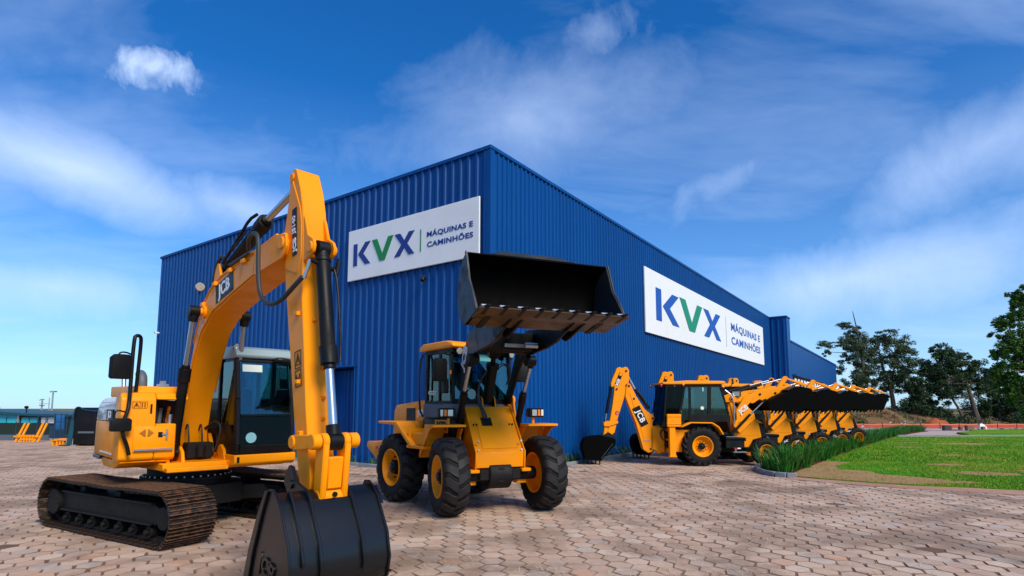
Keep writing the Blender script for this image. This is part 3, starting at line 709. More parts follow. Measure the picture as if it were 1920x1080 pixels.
for p in ([(-1.035, 1.915), (-1.0, 1.985), (-.965, 1.915)],): m.prismx([*p, (-.977, 1.922), (-1.0, 1.968), (-1.023, 1.922)], .899, .9035)
m.prismx([(-1.004, 1.928), (-.996, 1.928), (-.996, 1.95), (-1.004, 1.95)], .899, .9035)
for a in (-.935, -.90): 
    for b in (1.925, 1.96): m.box(.899, .9035, a, a + .016, b, b + .016)
tag(m.build('warning_label', BLK, ex, flat=True), kind='stuff')
# counterweight and engine house
CWP = [(.49, -1.18), (-.43, -1.185), (-1.02, -1.175), (-1.42, -1.04), (-1.70, -.78), (-1.86, -.4), (-1.90, 0), (-1.86, .4), (-1.70, .78), (-1.42, 1.04), (-1.02, 1.175), (-.43, 1.185), (-.44, -.755), (.49, -.755)]
def shrink(P, k, o=(0, 0)): return [(a * k + o[0], b * k) for a, b in P]
m = M(); m.prismz(CWP, 1.14, 1.70); cw = m.build('counterweight', YEL, ex, .03, 2)
m = M(); m.ext([(a, b, 1.703) for a, b in CWP], [(a * .985, b * .985, 1.90) for a, b in CWP])
for z0, z1, k1, k2 in ((1.9005, 1.99, .985, .965), (1.9905, 2.05, .965, .93), (2.0505, 2.085, .93, .86)): m.ext([(a, b * k1 if abs(b) > .8 else b, z0) for a, b in CWP], [(a, b * k2 if abs(b) > .8 else b, z1) for a, b in CWP]); m.build('engine_cover', WHITE, ex, .02, 2)
m = M(); m.prismz([(a * 1.012, b * 1.012) for a, b in CWP[1:12]] + [(-1.0, .6), (-1.0, -.6)], 1.08, 1.135); m.build('rear_bumper', GREYP, ex, .012)
m = M(); m.prismz([(.36, -1.192), (-.10, -1.192), (-.10, -1.175), (.36, -1.175)], 1.71, 1.88); bd = m.build('badge', BLK, ex)
text('lettering', 'JCB', PLASW, bd, (.13, -1.194, 1.795), (1, 0, 0), (0, 0, 1), .15, .003, .004)
m = M(); m.box(-.40, .46, -1.205, -1.188, 1.20, 1.225); m.build('side_trim', WHITE, ex, .003)
m = M(); m.cyl((-1.35, -.75, 2.05), (-1.45, -.75, 2.48), .035, n=12); m.build('exhaust_pipe', STEEL, ex)
m = M(); m.tube([(-.2, -.72, 2.2), (-.2, -.72, 2.34), (-.24, -.72, 2.43), (-.36, -.72, 2.47)], .075, 14, 1); m.build('air_intake', GREYP, ex)
m = M(); m.cyl((.25, -.98, 2.12), (.25, -.98, 2.17), .05, n=12); m.cyl((.25, -.98, 2.17), (.25, -.98, 2.24), .028, n=10); m.box(.15, .36, -1.1, -.88, 2.10, 2.13); m.build('filler_cap', STEEL, ex, .004)
m = M(); m.box(.45, .52, -.62, -.54, 2.14, 2.33); m.box(.44, .53, -.66, -.5, 2.22, 2.28); m.build('hood_latch', STEEL, ex, .006)
# handrail and mirrors
m = M(); m.tube([(.98, -1.07, 1.22), (.98, -1.10, 1.36), (1.0, -1.17, 1.52), (.99, -1.17, 1.70), (.98, -1.12, 1.86), (.94, -1.10, 2.02), (.94, -1.10, 2.94), (.93, -1.06, 2.98), (.84, -1.00, 2.98), (.78, -.97, 2.92), (.74, -.99, 2.14)], .026, 10, 2); hr = m.build('handrail', BLK, ex)
m = M(); m.tube([(.95, -1.10, 2.68), (.96, -1.2, 2.72), (.96, -1.28, 2.70), (.96, -1.30, 2.52)], .012, 8, 1); m.tube([(.98, -1.14, 1.84), (.99, -1.24, 1.87), (.99, -1.28, 1.84), (.99, -1.28, 1.68)], .012, 8, 1); m.build('mirror_stay', BLK, hr)
mirror(ex, (.97, -1.245, 2.50), .27, .36, .10, R(20)); mirror(ex, (1.0, -1.20, 1.66), .26, .19, .10, R(12))
# ---- cab
cabf = M(); 
A_ = .31; B_ = 1.27
front = [(1.20, 1.16), (1.235, 1.30), (1.17, 2.05), (1.04, 2.72)]
for t in (A_, B_ - .07):
    for (a, b), (c, d) in zip(front, front[1:]): cabf.prism([(a - .11, b), (a, b), (c, d), (c - .11, d)], t, t + .07)
    cabf.box(-.45, -.36, t, t + .07, 1.16, 2.74); cabf.box(.28, .36, t, t + .07, 1.16, 2.74)
    cabf.prism([(-.359, 1.16), (1.12, 1.16), (1.15, 1.30), (.9, 1.62), (-.359, 1.62)], t + .012, t + .058)
cabf.prism([(1.13, 1.16), (1.20, 1.16), (1.235, 1.30), (1.15, 1.30)], A_ + .07, B_ - .07); cabf.prism([(1.10, 1.765), (1.20, 1.765), (1.197, 1.795), (1.10, 1.795)], A_ + .07, B_ - .07)
cabf.prism([(.95, 2.66), (1.05, 2.66), (1.04, 2.72), (.95, 2.72)], A_ + .07, B_ - .07)
cabf.box(-.45, -.40, A_ + .07, B_ - .07, 1.16, 1.75); cabf.box(-.45, 1.15, A_ + .07, B_ - .07, 1.16, 1.20)
cab = cabf.build('cab', BLK, ex, .012)
m = M(); m.prism([(-.50, 2.74), (1.07, 2.73), (1.10, 2.78), (1.02, 2.89), (.85, 2.935), (-.35, 2.93), (-.50, 2.86)], A_ - .01, B_ + .01); m.build('cab_roof', CABR, ex, .05, 3)
def pane(par, pts, th=.008, mt=None, xf=None, name='window'):
    a, b, c = V(pts[0]), V(pts[1]), V(pts[2]); n = (b - a).cross(c - a).normalized() * th / 2
    m = M(xf); m.ext([V(p) - n for p in pts], [V(p) + n for p in pts]); return m.build(name, mt or GLASS, par)
y0, y1 = A_ + .072, B_ - .072
ws = pane(cab, [(1.185, y0, 1.80), (1.185, y1, 1.80), (1.035, y1, 2.655), (1.035, y0, 2.655)], name='windscreen')
pane(cab, [(1.21, y0, 1.305), (1.21, y1, 1.305), (1.185, y1, 1.76), (1.185, y0, 1.76)], mt=GLASSD, name='lower_windscreen')
for t in (A_ + .03, B_ - .03):
    pane(cab, [(.37, t, 1.63), (1.02, t, 1.63), (1.04, t, 2.0), (.93, t, 2.68), (.37, t, 2.68)]); pane(cab, [(-.355, t, 1.63), (.275, t, 1.63), (.275, t, 2.68), (-.355, t, 2.68)])
pane(cab, [(-.42, y0, 1.76), (-.42, y1, 1.76), (-.42, y1, 2.7), (-.42, y0, 2.7)], name='rear_window')
m = M(); m.prism([(-.1, 1.5), (.42, 1.5), (.44, 1.6), (-.02, 1.63), (-.14, 2.25), (-.24, 2.25)], .58, 1.04); m.prism([(-.16, 2.27), (-.1, 2.27), (-.14, 2.46), (-.2, 2.46)], .70, .92); m.box(-.1, .4, .62, 1.0, 1.2, 1.5); m.build('seat', SEAT, ex, .03, 2)
m = M(); m.box(.0, .55, .40, .54, 1.2, 1.72); m.box(.0, .55, 1.08, 1.20, 1.2, 1.72); m.box(.72, .95, .40, .62, 1.2, 1.62); m.cyl((.5, .47, 1.72), (.53, .47, 1.95), .018, n=8); m.cyl((.5, 1.14, 1.72), (.53, 1.14, 1.95), .018, n=8); m.build('console', SEAT, ex, .012)
m = M(); m.cyl((1.214, .55, 1.42), (1.226, .55, 1.42), .085, n=20); m.build('paper_disc', DISC, cab)
pane(cab, [(1.073, .42, 2.50), (1.073, .74, 2.50), (1.053, .74, 2.62), (1.053, .42, 2.62)], .004, STICK, name='paper_notice')
m = M(); m.tube([(1.06, .95, 2.70), (1.11, 1.0, 2.72), (1.10, 1.2, 2.70), (1.10, 1.28, 2.62)], .05, 10, 1); m.build('wiper_motor', BLK, cab)
m = M(); m.tube([(1.13, 1.02, 2.64), (1.16, .98, 2.4), (1.21, .92, 2.1)], .008, 6); m.build('wiper', BLK, cab)
lamp(ex, (.98, .36, 2.90), (1, -.2, -.05), .072)
# ---- boom
BT = [(.30, 2.05), (.62, 2.95), (.98, 3.52), (1.28, 3.73), (1.73, 3.87), (2.46, 3.95), (3.25, 4.01), (3.80, 4.07), (4.00, 4.06)]
BB = [(4.07, 3.90), (4.02, 3.78), (3.60, 3.70), (3.0, 3.63), (2.35, 3.52), (1.50, 3.34), (1.00, 3.06), (.66, 2.62), (.36, 2.05), (.20, 1.50)]
foot = [(.20, 1.28), (.05, 1.16), (-.10, 1.20), (-.14, 1.34), (-.06, 1.50)]
HWB = .215
m = M(); m.prism(BT + BB + foot, -HWB + .012, HWB - .012); boom = m.build('boom', YEL, ex, .008)
# side plates standing a little proud, with a folded top flange
for sg in (-1, 1):
    m = M(); m.prism([(.42, 2.16), (.70, 2.9), (1.03, 3.44), (1.32, 3.64), (1.75, 3.78), (2.46, 3.86), (3.1, 3.91), (3.1, 3.68), (2.35, 3.55), (1.5, 3.38), (1.0, 3.11), (.68, 2.70), (.44, 2.16)], sg * HWB - .011, sg * HWB + .011); m.build('side_plate', YEL, boom, .004)
    m = M(); m.tube([(a, sg * (HWB - .01), b + .006) for a, b in BT[1:-1]], .016, 6); m.build('weld_flange', YEL, boom)
    m = M(); m.prism([(3.12, 3.66), (3.12, 4.0), (3.85, 4.06), (4.1, 4.02), (4.13, 3.86), (4.02, 3.73)], sg * HWB - .013, sg * HWB + .016); m.build('nose_plate', YEL, boom, .006)
    m = M(); m.cyl((4.0, sg * (HWB + .01), 3.92), (4.0, sg * (HWB + .035), 3.92), .08, n=20); m.build('pin_boss', YEL, boom, .006)
    m = M(); m.cyl((1.17, sg * HWB, 3.40), (1.17, sg * (HWB + .05), 3.40), .10, n=18); m.build('pin_boss', YEL, boom, .006)
    m = M(); m.prism([(.02, 1.0), (.30, 1.0), (.26, 1.32), (.14, 1.47), (-.04, 1.47), (-.14, 1.32)], sg * .26 - .03, sg * .26 + .03); m.build('boom_bracket', YEL, ex, .012)
    m = M(); m.prism([(.38, 1.0), (.86, 1.0), (.76, 1.22), (.62, 1.34), (.50, 1.32), (.44, 1.2)], sg * .52 - .025, sg * .52 + .025); m.prism([(.38, 1.0), (.86, 1.0), (.76, 1.22), (.62, 1.30), (.50, 1.28), (.44, 1.2)], sg * .31 - .025, sg * .31 + .025); m.build('cylinder_bracket', YEL, ex, .012)
m = M(); m.cyl((1.17, -.42, 3.40), (1.17, .42, 3.40), .06, n=16); m.build('cylinder_pin', YEL, boom)
for a, b in ((1.62, 3.83), (2.25, 3.93), (2.78, 3.97), (1.1, 3.58)):
    m = M(); m.box(a - .06, a + .06, -HWB - .055, -HWB + .01, b - .09, b - .02); m.build('hose_clip', YEL, boom, .012)
logo(boom, (2.02, -HWB - .016, 3.665), (1, 0, .17), (0, 0, 1), .64)
for sg in (-1, 1):
    cylinder(ex, (.62, sg * .415, 1.20), (.96, sg * .40, 2.50), (1.17, sg * .38, 3.40), .075, .038)
# hose bundle with hard lines at the boom foot
for k in range(2):
    t = -.14 + .20 * k; m = M(); m.tube([(.22, t, 1.56 - .02 * k), (.38, t - .02, 1.66), (.46, t - .02, 1.5), (.44, t, 1.3), (.5, t, 1.12)], .014, 8, 2); m.build('hose', HOSE, ex)
for k in range(3):
    t = .25 + .09 * k; m = M(); m.tube([(.22, .15, 1.56), (.45, t, 1.70 - .05 * k), (.60, t + .04, 1.6), (.60, t, 1.35), (.5, t - .05, 1.1)], .014, 8, 2); m.build('hose', HOSE, ex)
m = M(); m.box(.30, .55, -.20, .20, 1.08, 1.34); m.cyl((.58, 0, 1.1), (.58, 0, 1.3), .07, n=12); m.build('swivel_valve', DARK, ex, .02)
lamp(ex, (1.12, -.30, 3.80), (1, -.1, -.1), .075, name='boom_light')
# arm cylinder on top of the boom
m = M(); 
for sg in (-1, 1): m.prism([(1.22, 3.66), (1.62, 3.8), (1.46, 4.14), (1.36, 4.17), (1.28, 4.1)], sg * .13 - .02, sg * .13 + .02)
m.build('arm_cylinder_bracket', YEL, boom, .012)
ac = cylinder(ex, (1.38, 0, 4.07), (2.86, 0, 4.52), (4.06, 0, 4.76), .088, .045)
m = M(); m.tube([(1.55, -.12, 4.14), (2.3, -.13, 4.44), (2.6, -.13, 4.58), (2.78, -.09, 4.62)], .022, 8, 1); m.tube([(1.9, -.12, 4.26), (2.45, -.12, 4.43)], .016, 6); m.build('pipe', BLK, ac)
m = M(); m.tube([(1.10, -.12, 3.62), (1.22, -.14, 3.95), (1.36, -.14, 4.18), (1.52, -.13, 4.26), (1.62, -.12, 4.20)], .028, 8, 2); m.tube([(1.5, .12, 3.9), (1.4, .15, 4.15), (1.52, .13, 4.25)], .026, 8, 2); m.build('hose', HOSE, ex)
# ---- stick
ST = [(4.02, 4.82), (3.98, 4.74), (3.99, 4.55), (3.93, 4.3), (3.86, 4.06), (3.86, 3.84), (3.94, 3.62), (4.03, 3.18), (4.20, 2.50), (4.34, 1.90), (4.44, 1.50), (4.54, 1.14), (4.62, 1.0), (4.72, .96), (4.82, 1.02), (4.84, 1.14), (4.78, 1.35), (4.66, 1.93), (4.55, 2.65), (4.46, 3.18), (4.42, 4.0), (4.38, 4.28), (4.30, 4.55), (4.16, 4.84), (4.10, 4.87)]
HWS = .15
m = M(); m.prism(ST, -HWS, HWS); stick = m.build('stick', YEL, ex, .010)
for sg in (-1, 1):
    m = M(); m.prism([(4.03, 4.80), (4.02, 4.6), (3.97, 4.34), (3.92, 4.1), (3.93, 3.85), (4.0, 3.6), (4.3, 3.5), (4.40, 3.7), (4.38, 4.1), (4.33, 4.3)], sg * HWS - .01, sg * HWS + .010); m.build('side_plate', YEL, stick, .004)
    m = M(); m.prism([(4.40, 4.22), (4.44, 4.15), (4.53, 3.93), (4.66, 3.86), (4.70, 3.78), (4.68, 3.70), (4.60, 3.66), (4.42, 3.62)], sg * .125 - .018, sg * .125 + .018); m.build('cylinder_bracket', YEL, stick, .010)
    m = M(); m.cyl((4.61, sg * .11, 3.765), (4.61, sg * .165, 3.765), .065, n=18); m.build('pin_boss', YEL, stick, .006); m = M(); m.cyl((4.0, sg * HWS, 3.92), (4.0, sg * (HWS + .085), 3.92), .07, n=18); m.build('pin_boss', YEL, stick, .006); m = M(); m.cyl((4.06, sg * HWS, 4.76), (4.06, sg * (HWS + .02), 4.76), .055, n=18); m.build('pin_boss', YEL, stick, .006)
    for (a, b), (c, d) in zip(((4.49, 3.0), (4.58, 2.4)), ((4.53, 2.8), (4.62, 2.2))): pass
for (a, z, t) in ((4.475, 3.13, .09), (4.51, 2.93, -.02), (4.54, 2.76, .09), (4.60, 2.36, .07), (4.655, 2.02, .06), (4.69, 1.78, .04)):
    m = M(); m.box(a - .01, a + .03, t - .02, t + .02, z - .02, z + .02); m.cyl((a + .03, t, z), (a + .05, t, z), .012, n=8); m.build('hose_clip', YEL, stick, .006)
for (s_, z) in ((4.42, 3.0), (4.50, 2.2), (4.62, 1.62)):
    m = M(); m.box(s_ - .08, s_, -HWS - .04, -HWS + .01, z - .025, z + .025); m.build('hose_clip', YEL, stick, .008)
b2 = plate('badge', BLK, stick, (4.21, -HWS - .014, 4.03), (-.10, 0, 1), (-1, 0, -.1), .60, .12, .006)
text('lettering', 'JCB', PLASW, b2, (4.235, -HWS - .020, 3.86), (-.10, 0, 1), (-1, 0, -.1), .115, .002, .005)
text('lettering', 'JS140', PLASW, b2, (4.19, -HWS - .020, 4.12), (-.10, 0, 1), (-1, 0, -.1), .105, .002, .003)
# warning labels on the stick's right face
def warn(par, s_, z, w, h, glyph):
    m = M(); y = -HWS - .004; up = V((-.17, 0, 1)).normalized(); r_ = V((1, 0, .17)).normalized()
    def Q(a, b): return V((s_, y, z)) + r_ * a + up * b
    def bar(a, b, c, d, k=.005):
        p, q = V((a, b)), V((c, d)); t = (q - p).normalized(); n = V((-t.y, t.x)) * k
        pts = [p - n, q - n, q + n, p + n]; m.ext([Q(*e) for e in pts], [Q(*e) + V((0, -.003, 0)) for e in pts])
    for e in ((-w, -h, w, -h), (w, -h, w, h), (w, h, -w, h), (-w, h, -w, -h)): bar(*e)
    if glyph == 0:
        for e in ((-w * .75, -h * .6, w * .75, -h * .6), (w * .75, -h * .6, 0, h * .75), (0, h * .75, -w * .75, -h * .6)): bar(*e)
        bar(0, -h * .3, 0, h * .3, .008)
    else:
        for e in ((-w * .6, -h * .6, -w * .6, h * .5), (-w * .6, 0, w * .1, 0), (w * .5, -h * .1, w * .5, h * .5)): bar(*e, .010)
    tag(m.build('warning_label', BLK, par, flat=True), kind='stuff')
warn(stick, 4.42, 2.46, .075, .10, 0); warn(stick, 4.45, 2.24, .075, .095, 1)
# bucket cylinder, hoses, links
bc = cylinder(ex, (4.61, 0, 3.765), (4.88, 0, 2.40), (5.05, 0, 1.54), .082, .050)
m = M(); m.tube([(4.70, .12, 3.52), (4.75, .14, 3.35), (4.86, .14, 2.7), (4.93, .11, 2.42)], .016, 8, 1); m.cyl((4.66, 0, 3.52), (4.66, .16, 3.54), .03, n=10); m.cyl((4.66, 0, 3.56), (4.66, -.16, 3.6), .028, n=10); m.cyl((4.70, .14, 3.44), (4.69, .18, 3.66), .026, n=10); m.build('pipe', BLK, bc)
m = M(); m.cyl((4.655, -.16, 3.60), (4.60, -.20, 3.38), .022, n=10); m.build('hose_fitting', STEEL, bc)
m = M(); m.tube([(2.95, -.24, 4.02), (3.15, -.33, 4.14), (3.42, -.34, 4.17), (3.55, -.34, 4.05), (3.58, -.34, 3.6), (3.66, -.33, 3.28), (3.90, -.31, 3.14), (4.20, -.29, 3.16), (4.42, -.26, 3.28), (4.58, -.21, 3.40)], .028, 10, 2); m.build('hose', HOSE, ex)
m = M(); m.tube([(3.0, -.24, 4.0), (2.75, -.24, 3.99), (2.2, -.23, 3.97)], .022, 8); m.build('hose', HOSE, ex)
for sg in (-1, 1):
    m = M(); a, b = V((4.52, 0, 1.52)), V((5.05, 0, 1.54))
    m.prism([(4.52, 1.60), (4.46, 1.57), (4.44, 1.51), (4.47, 1.45), (4.53, 1.43), (5.04, 1.47), (5.12, 1.5), (5.13, 1.57), (5.06, 1.62)], sg * .205 - .022, sg * .205 + .022)
    m.cyl((4.52, sg * .16, 1.52), (4.52, sg * .245, 1.52), .075, n=18); m.cyl((5.06, sg * .17, 1.545), (5.06, sg * .27, 1.545), .085, n=18); m.build('side_link', YEL, ex, .010)
m = M(); m.prism([(5.00, 1.62), (5.12, 1.62), (5.15, 1.5), (5.10, .96), (5.05, .88), (4.96, .88), (4.92, .96), (4.96, 1.5)], -.16, -.09); m.prism([(5.00, 1.62), (5.12, 1.62), (5.15, 1.5), (5.10, .96), (5.05, .88), (4.96, .88), (4.92, .96), (4.96, 1.5)], .09, .16)
m.prism([(5.02, 1.38), (5.13, 1.38), (5.09, 1.04), (4.99, 1.04)], -.089, .089); m.cyl((5.01, -.165, .955), (5.01, .165, .955), .085, n=18); m.cyl((5.06, -.16, 1.545), (5.06, -.085, 1.545), .09, n=18); m.cyl((5.06, .085, 1.545), (5.06, .16, 1.545), .09, n=18)
tl = m.build('tipping_link', YEL, ex, .014)
m = M(); m.cyl((5.10, 0, .99), (5.125, 0, .985), .028, n=6); m.build('grease_cover', DARK, tl)
# ---- bucket
BKX = Matrix.Translation((0, -.045, 0))
BK = [(4.58, 1.06), (4.70, 1.11), (4.86, 1.06), (5.02, 1.0), (5.12, .93), (5.20, .78), (5.34, .56), (5.40, .32), (5.36, .12), (5.24, .02), (5.02, -.02)]
IN = [(5.02, .012), (5.22, .052), (5.325, .14), (5.365, .32), (5.31, .545), (5.17, .76), (5.09, .90), (5.0, .965), (4.92, 1.0)]
HK = .54
m = M(BKX); m.prism([(4.92, 1.035), (5.02, 1.0), (5.12, .93), (5.20, .78), (5.34, .56), (5.40, .32), (5.36, .12), (5.24, .02), (5.02, -.02), (4.55, .0), (4.55, .02)] + IN, -HK, HK); bk = m.build('bucket', BUCK, ex, .004)
SIDE = [(4.86, 1.075), (4.96, 1.08), (5.06, 1.02), (5.16, .92), (5.23, .79), (5.365, .57), (5.425, .32), (5.385, .11), (5.25, .0), (5.02, -.03), (4.40, -.01), (4.36, .03), (4.50, .40), (4.70, .80)]
for sg in (-1, 1):
    m = M(BKX); m.prism(SIDE, sg * HK - .014 + sg * .008, sg * HK + .014 + sg * .008); sp2 = m.build('side_plate', BUCK, bk, .006)
    m = M(BKX); m.prism([(4.40, -.01), (4.33, .02), (4.47, .42), (4.68, .83), (4.84, 1.06), (4.90, 1.06), (4.76, .80), (4.58, .40), (4.46, .0)], sg * HK - .02 + sg * .03, sg * HK + .006 + sg * .03); m.build('side_cutter', BUCK, bk, .006)
    m = M(BKX); m.prism([(4.54, 1.20), (4.62, 1.28), (4.70, 1.27), (4.80, 1.12), (5.04, 1.06), (5.12, .99), (5.235, .80), (5.39, .55), (5.445, .32), (5.42, .22), (5.36, .32), (5.30, .55), (5.12, .80), (4.9, .90), (4.60, .98), (4.50, 1.08)], sg * .235 - .018, sg * .235 + .018); m.build('ear_plate', BUCK, bk, .008)
    m = M(BKX); m.prism([(5.0, 1.02), (5.06, 1.06), (5.15, .95), (5.245, .79), (5.375, .57), (5.43, .40), (5.40, .36), (5.30, .55), (5.12, .80)], sg * .42 - .014, sg * .42 + .014) if sg < 0 else m.prism([(5.0, 1.0), (5.05, 1.03), (5.13, .95), (5.2, .84), (5.1, .86)], sg * .58 - .014, sg * .58 + .014); m.build('rib', BUCK, bk, .006)
    m = M(BKX); m.cyl((4.70, sg * .20, 1.08), (4.70, sg * .275, 1.08), .05, n=16); m.build('pin', BUCK, bk, .005); m = M(BKX); m.cyl((5.01, sg * .20, .955), (5.01, sg * .275, .955), .045, n=16); m.build('pin', BUCK, bk, .005)
    m = M(BKX); m.box(5.385, 5.412, sg * HK - .01 + sg * .005, sg * HK + .03 + sg * .005, .15, .17); m.build('weld_bead', BUCK, bk)
for k in range(5):
    t = -.5 + .25 * k; m = M(BKX); m.hexa([(4.60, t - .05, -.018), (4.30, t - .035, -.012), (4.30, t + .035, -.012), (4.60, t + .05, -.018), (4.60, t - .05, .05), (4.30, t - .035, .01), (4.30, t + .035, .01), (4.60, t + .05, .05)]); m.build('tooth', BUCK, bk, .006)
m = M(BKX); m.box(5.10, 5.195, -HK + .02, HK - .02, .77, .785); 
text('raised_lettering', 'JCB', BUCK, bk, (4.93, -HK - .071, .30), (1, 0, -.25), (.25, 0, 1), .26, .014, .003)
# ------------------------------------------------------------------ articulated wheel loader with its shovel raised
LO = V((-1.59, 12.48, 0)); LH = -51.0
ld = tag(empty('wheel_loader', LO, R(LH)), 'yellow articulated wheel loader with its wide black shovel raised above the cab', 'wheel loader')
FX = pframe(LO, LH).inverted() @ pframe((-.28, 10.61, 0), -68.0)          # front half, steered to one side
WR, WW, RIM = .69, .46, .365
tyre_wheel(ld, 'wheel', (0, -.95, WR), WR, WW, RIM, -1, 17, 'rock'); tyre_wheel(ld, 'wheel', (0, .95, WR), WR, WW, RIM, 1, 17, 'rock')
tyre_wheel(ld, 'wheel', (0, -.93, WR), WR, WW, RIM, -1, 17, 'rock', FX); tyre_wheel(ld, 'wheel', (0, .93, WR), WR, WW, RIM, 1, 17, 'rock', FX)
# rear half: chassis, hood, counterweight, fenders
m = M(); m.box(-1.2, 1.25, -.42, .42, .55, 1.15); m.cyl((0, -.75, WR), (0, .75, WR), .13, n=16); m.cyl((0, -.2, WR), (0, .2, WR), .27, n=20); m.box(1.1, 1.6, -.25, .25, .5, 1.0); m.build('chassis', DARK, ld, .015)
m = M(); m.prism([(-1.05, 1.12), (-1.12, 1.3), (-1.06, 1.86), (-.96, 1.97), (.55, 2.10), (.55, 1.10)], -.56, .56); hood = m.build('engine_hood', YEL, ld, .05, 3)
m = M(); m.box(-.46, -.08, -.572, -.555, 1.60, 1.90); m.build('air_intake', BLK, hood, .006); m = M(); m.box(-.46, -.08, .555, .572, 1.60, 1.90); m.build('air_intake', BLK, hood, .006)
text('lettering', 'JCB', PLASW, hood, (.15, -.568, 1.80), (1, 0, .08), (0, 0, 1), .15, .004, .008)
m = M(); m.box(-.42, -.12, -.577, -.570, 1.63, 1.87); 
m = M(); m.prism([(-1.7, 1.14), (-1.74, 1.02), (-1.16, .74), (-.55, .74), (-.55, 1.16)], -.90, .90); cwt = m.build('counterweight', YEL, ld, .03, 2)
m = M(); m.box(-1.25, -1.10, -.908, -.899, 1.0, 1.05); m.build('side_reflector', REDL, cwt); m = M(); m.box(-1.08, -1.0, -.908, -.899, 1.0, 1.05); m.build('side_reflector', STEEL, cwt)
for sg in (-1, 1):
    y0_, y1_ = (sg * .57, sg * 1.22)
    a, b = min(y0_, y1_), max(y0_, y1_)
    m = M(); m.prism([(-.50, 1.58), (-.50, 1.63), (.30, 1.63), (.95, 1.20), (.95, 1.13), (.90, 1.13), (.27, 1.56)], a, b); m.prism([(.30, 1.625), (.55, 1.625), (1.32, 1.15), (.95, 1.13)], a if sg > 0 else b - .03, a + .03 if sg > 0 else b)
    m.build('rear_fender', YEL, ld, .012)
    m = M(); m.box(.75, 1.38, a, b, 1.13, 1.19); m.box(.78, 1.35, a + .1, b - .08, 1.19, 1.42); m.box(.72, .76, a + .05, b - .05, 1.2, 1.50); m.build('step_box', YEL, ld, .015)
    m = M(); m.box(.45, 1.4, sg * .60 - .05, sg * .60 + .05, .55, 1.12); m.build('access_step', DARK, ld, .02)
m = M(); m.tube([(-.30, -.66, 1.32), (-.2, -.68, 1.46), (-.05, -.68, 1.50), (.06, -.66, 1.42)], .02, 8, 1); m.tube([(-.26, -.70, 1.32), (-.12, -.70, 1.44), (.02, -.70, 1.46)], .018, 8, 1); m.build('hose', HOSE, ld)
# cab
c0, c1_, tw, zb, zt = .60, 1.62, .74, 2.02, 3.04
m = M()
for t in (-tw, tw - .07):
    m.prism([(c0, zb), (c0 + .09, zb), (c0 + .12, zt), (c0 + .03, zt)], t, t + .07); m.prism([(c1_ - .06, zb), (c1_ + .03, zb), (c1_ - .06, zt), (c1_ - .14, zt)], t, t + .07)
    m.prism([(1.12, zb), (1.18, zb), (1.18, zt), (1.12, zt)], t + .004, t + .066)
    m.box(c0, c1_, t, t + .07, zt - .07, zt + .03); m.box(c0, c1_ + .02, t, t + .07, zb - .05, zb + .02)
for s0, s1 in ((c0, c0 + .07), (c1_ - .14, c1_ - .07)): m.box(s0, s1, -tw + .07, tw - .07, zt - .06, zt + .03)
m.box(c1_ - .05, c1_ + .02, -tw + .07, tw - .07, zb - .05, zb + .06); m.box(c0, c1_, -tw + .07, tw - .07, zb - .06, zb)
cb = m.build('cab', BLK, ld, .01)
for t in (-tw + .035, tw - .035):
    pane(cb, [(c0 + .09, t, zb + .02), (1.12, t, zb + .02), (1.12, t, zt - .07), (c0 + .12, t, zt - .07)], mt=GLASS); pane(cb, [(1.18, t, zb + .02), (c1_ - .06, t, zb + .02), (c1_ - .14, t, zt - .07), (1.18, t, zt - .07)], mt=GLASS)
pane(cb, [(c1_ - .01, -tw + .07, zb + .06), (c1_ - .01, tw - .07, zb + .06), (c1_ - .10, tw - .07, zt - .06), (c1_ - .10, -tw + .07, zt - .06)], name='windscreen'); pane(cb, [(c0 + .05, -tw + .07, zb), (c0 + .05, tw - .07, zb), (c0 + .08, tw - .07, zt - .06), (c0 + .08, -tw + .07, zt - .06)], name='rear_window')
text('lettering', '422ZX', PLASW, cb, (.86, -tw + .026, 2.20), (1, 0, 0), (0, 0, 1), .11, .002, .002)
m = M(); m.prism([(.44, 3.06), (.46, 3.14), (.60, 3.20), (1.50, 3.20), (1.70, 3.15), (1.73, 3.07), (1.6, 3.05), (.5, 3.05)], -.80, .80); m.build('cab_roof', YEL, ld, .045, 3)
m = M(); m.prism([(.62, 1.20), (.58, 1.36), (.60, 1.70), (1.68, 1.70), (1.68, 1.45), (1.50, 1.20)], -.78, .78); cl_ = m.build('cab_base', BLK, ld, .04, 2)
m = M(); m.prism([(.60, 1.705), (.58, 1.98), (1.66, 1.98), (1.68, 1.705)], -.765, .765); m.build('cab_lower_panel', GREYP, ld, .02)
for i in range(6): m = M(); m.box(.66, 1.0, -.795, -.776, 1.26 + i * .055, 1.29 + i * .055); m.build('step_tread', BLK, cl_, .004)
bd = plate('badge', YEL, cl_, (1.34, -.787, 1.55), (1, 0, 0), (0, 0, 1), .46, .24, .008)
text('lettering', 'JCB', BLK, bd, (1.34, -.794, 1.55), (1, 0, 0), (0, 0, 1), .23, .003, .012)
m = M(); m.prism([(.80, 2.1), (1.15, 2.1), (1.15, 2.25), (.95, 2.28), (.86, 2.85), (.77, 2.85)], -.2, .25); m.build('seat', SEAT, ld, .03, 2)
m = M(); m.prism([(1.3, 2.0), (1.42, 2.0), (1.36, 2.42), (1.30, 2.42)], -.08, .12); m.lathe([(.165, -.012), (.185, 0), (.165, .012)], (1.28, .02, 2.46), 24); m.build('steering_column', SEAT, ld)
m = M(); m.cyl((c1_ + .02, -.30, 2.17), (c1_ + .03, -.30, 2.17), .10, n=20); m.build('paper_disc', DISC, cb); pane(cb, [(c1_ - .09, -.02, 2.84), (c1_ - .09, .26, 2.84), (c1_ - .105, .26, 2.98), (c1_ - .105, -.02, 2.98)], .004, STICK, name='paper_notice')
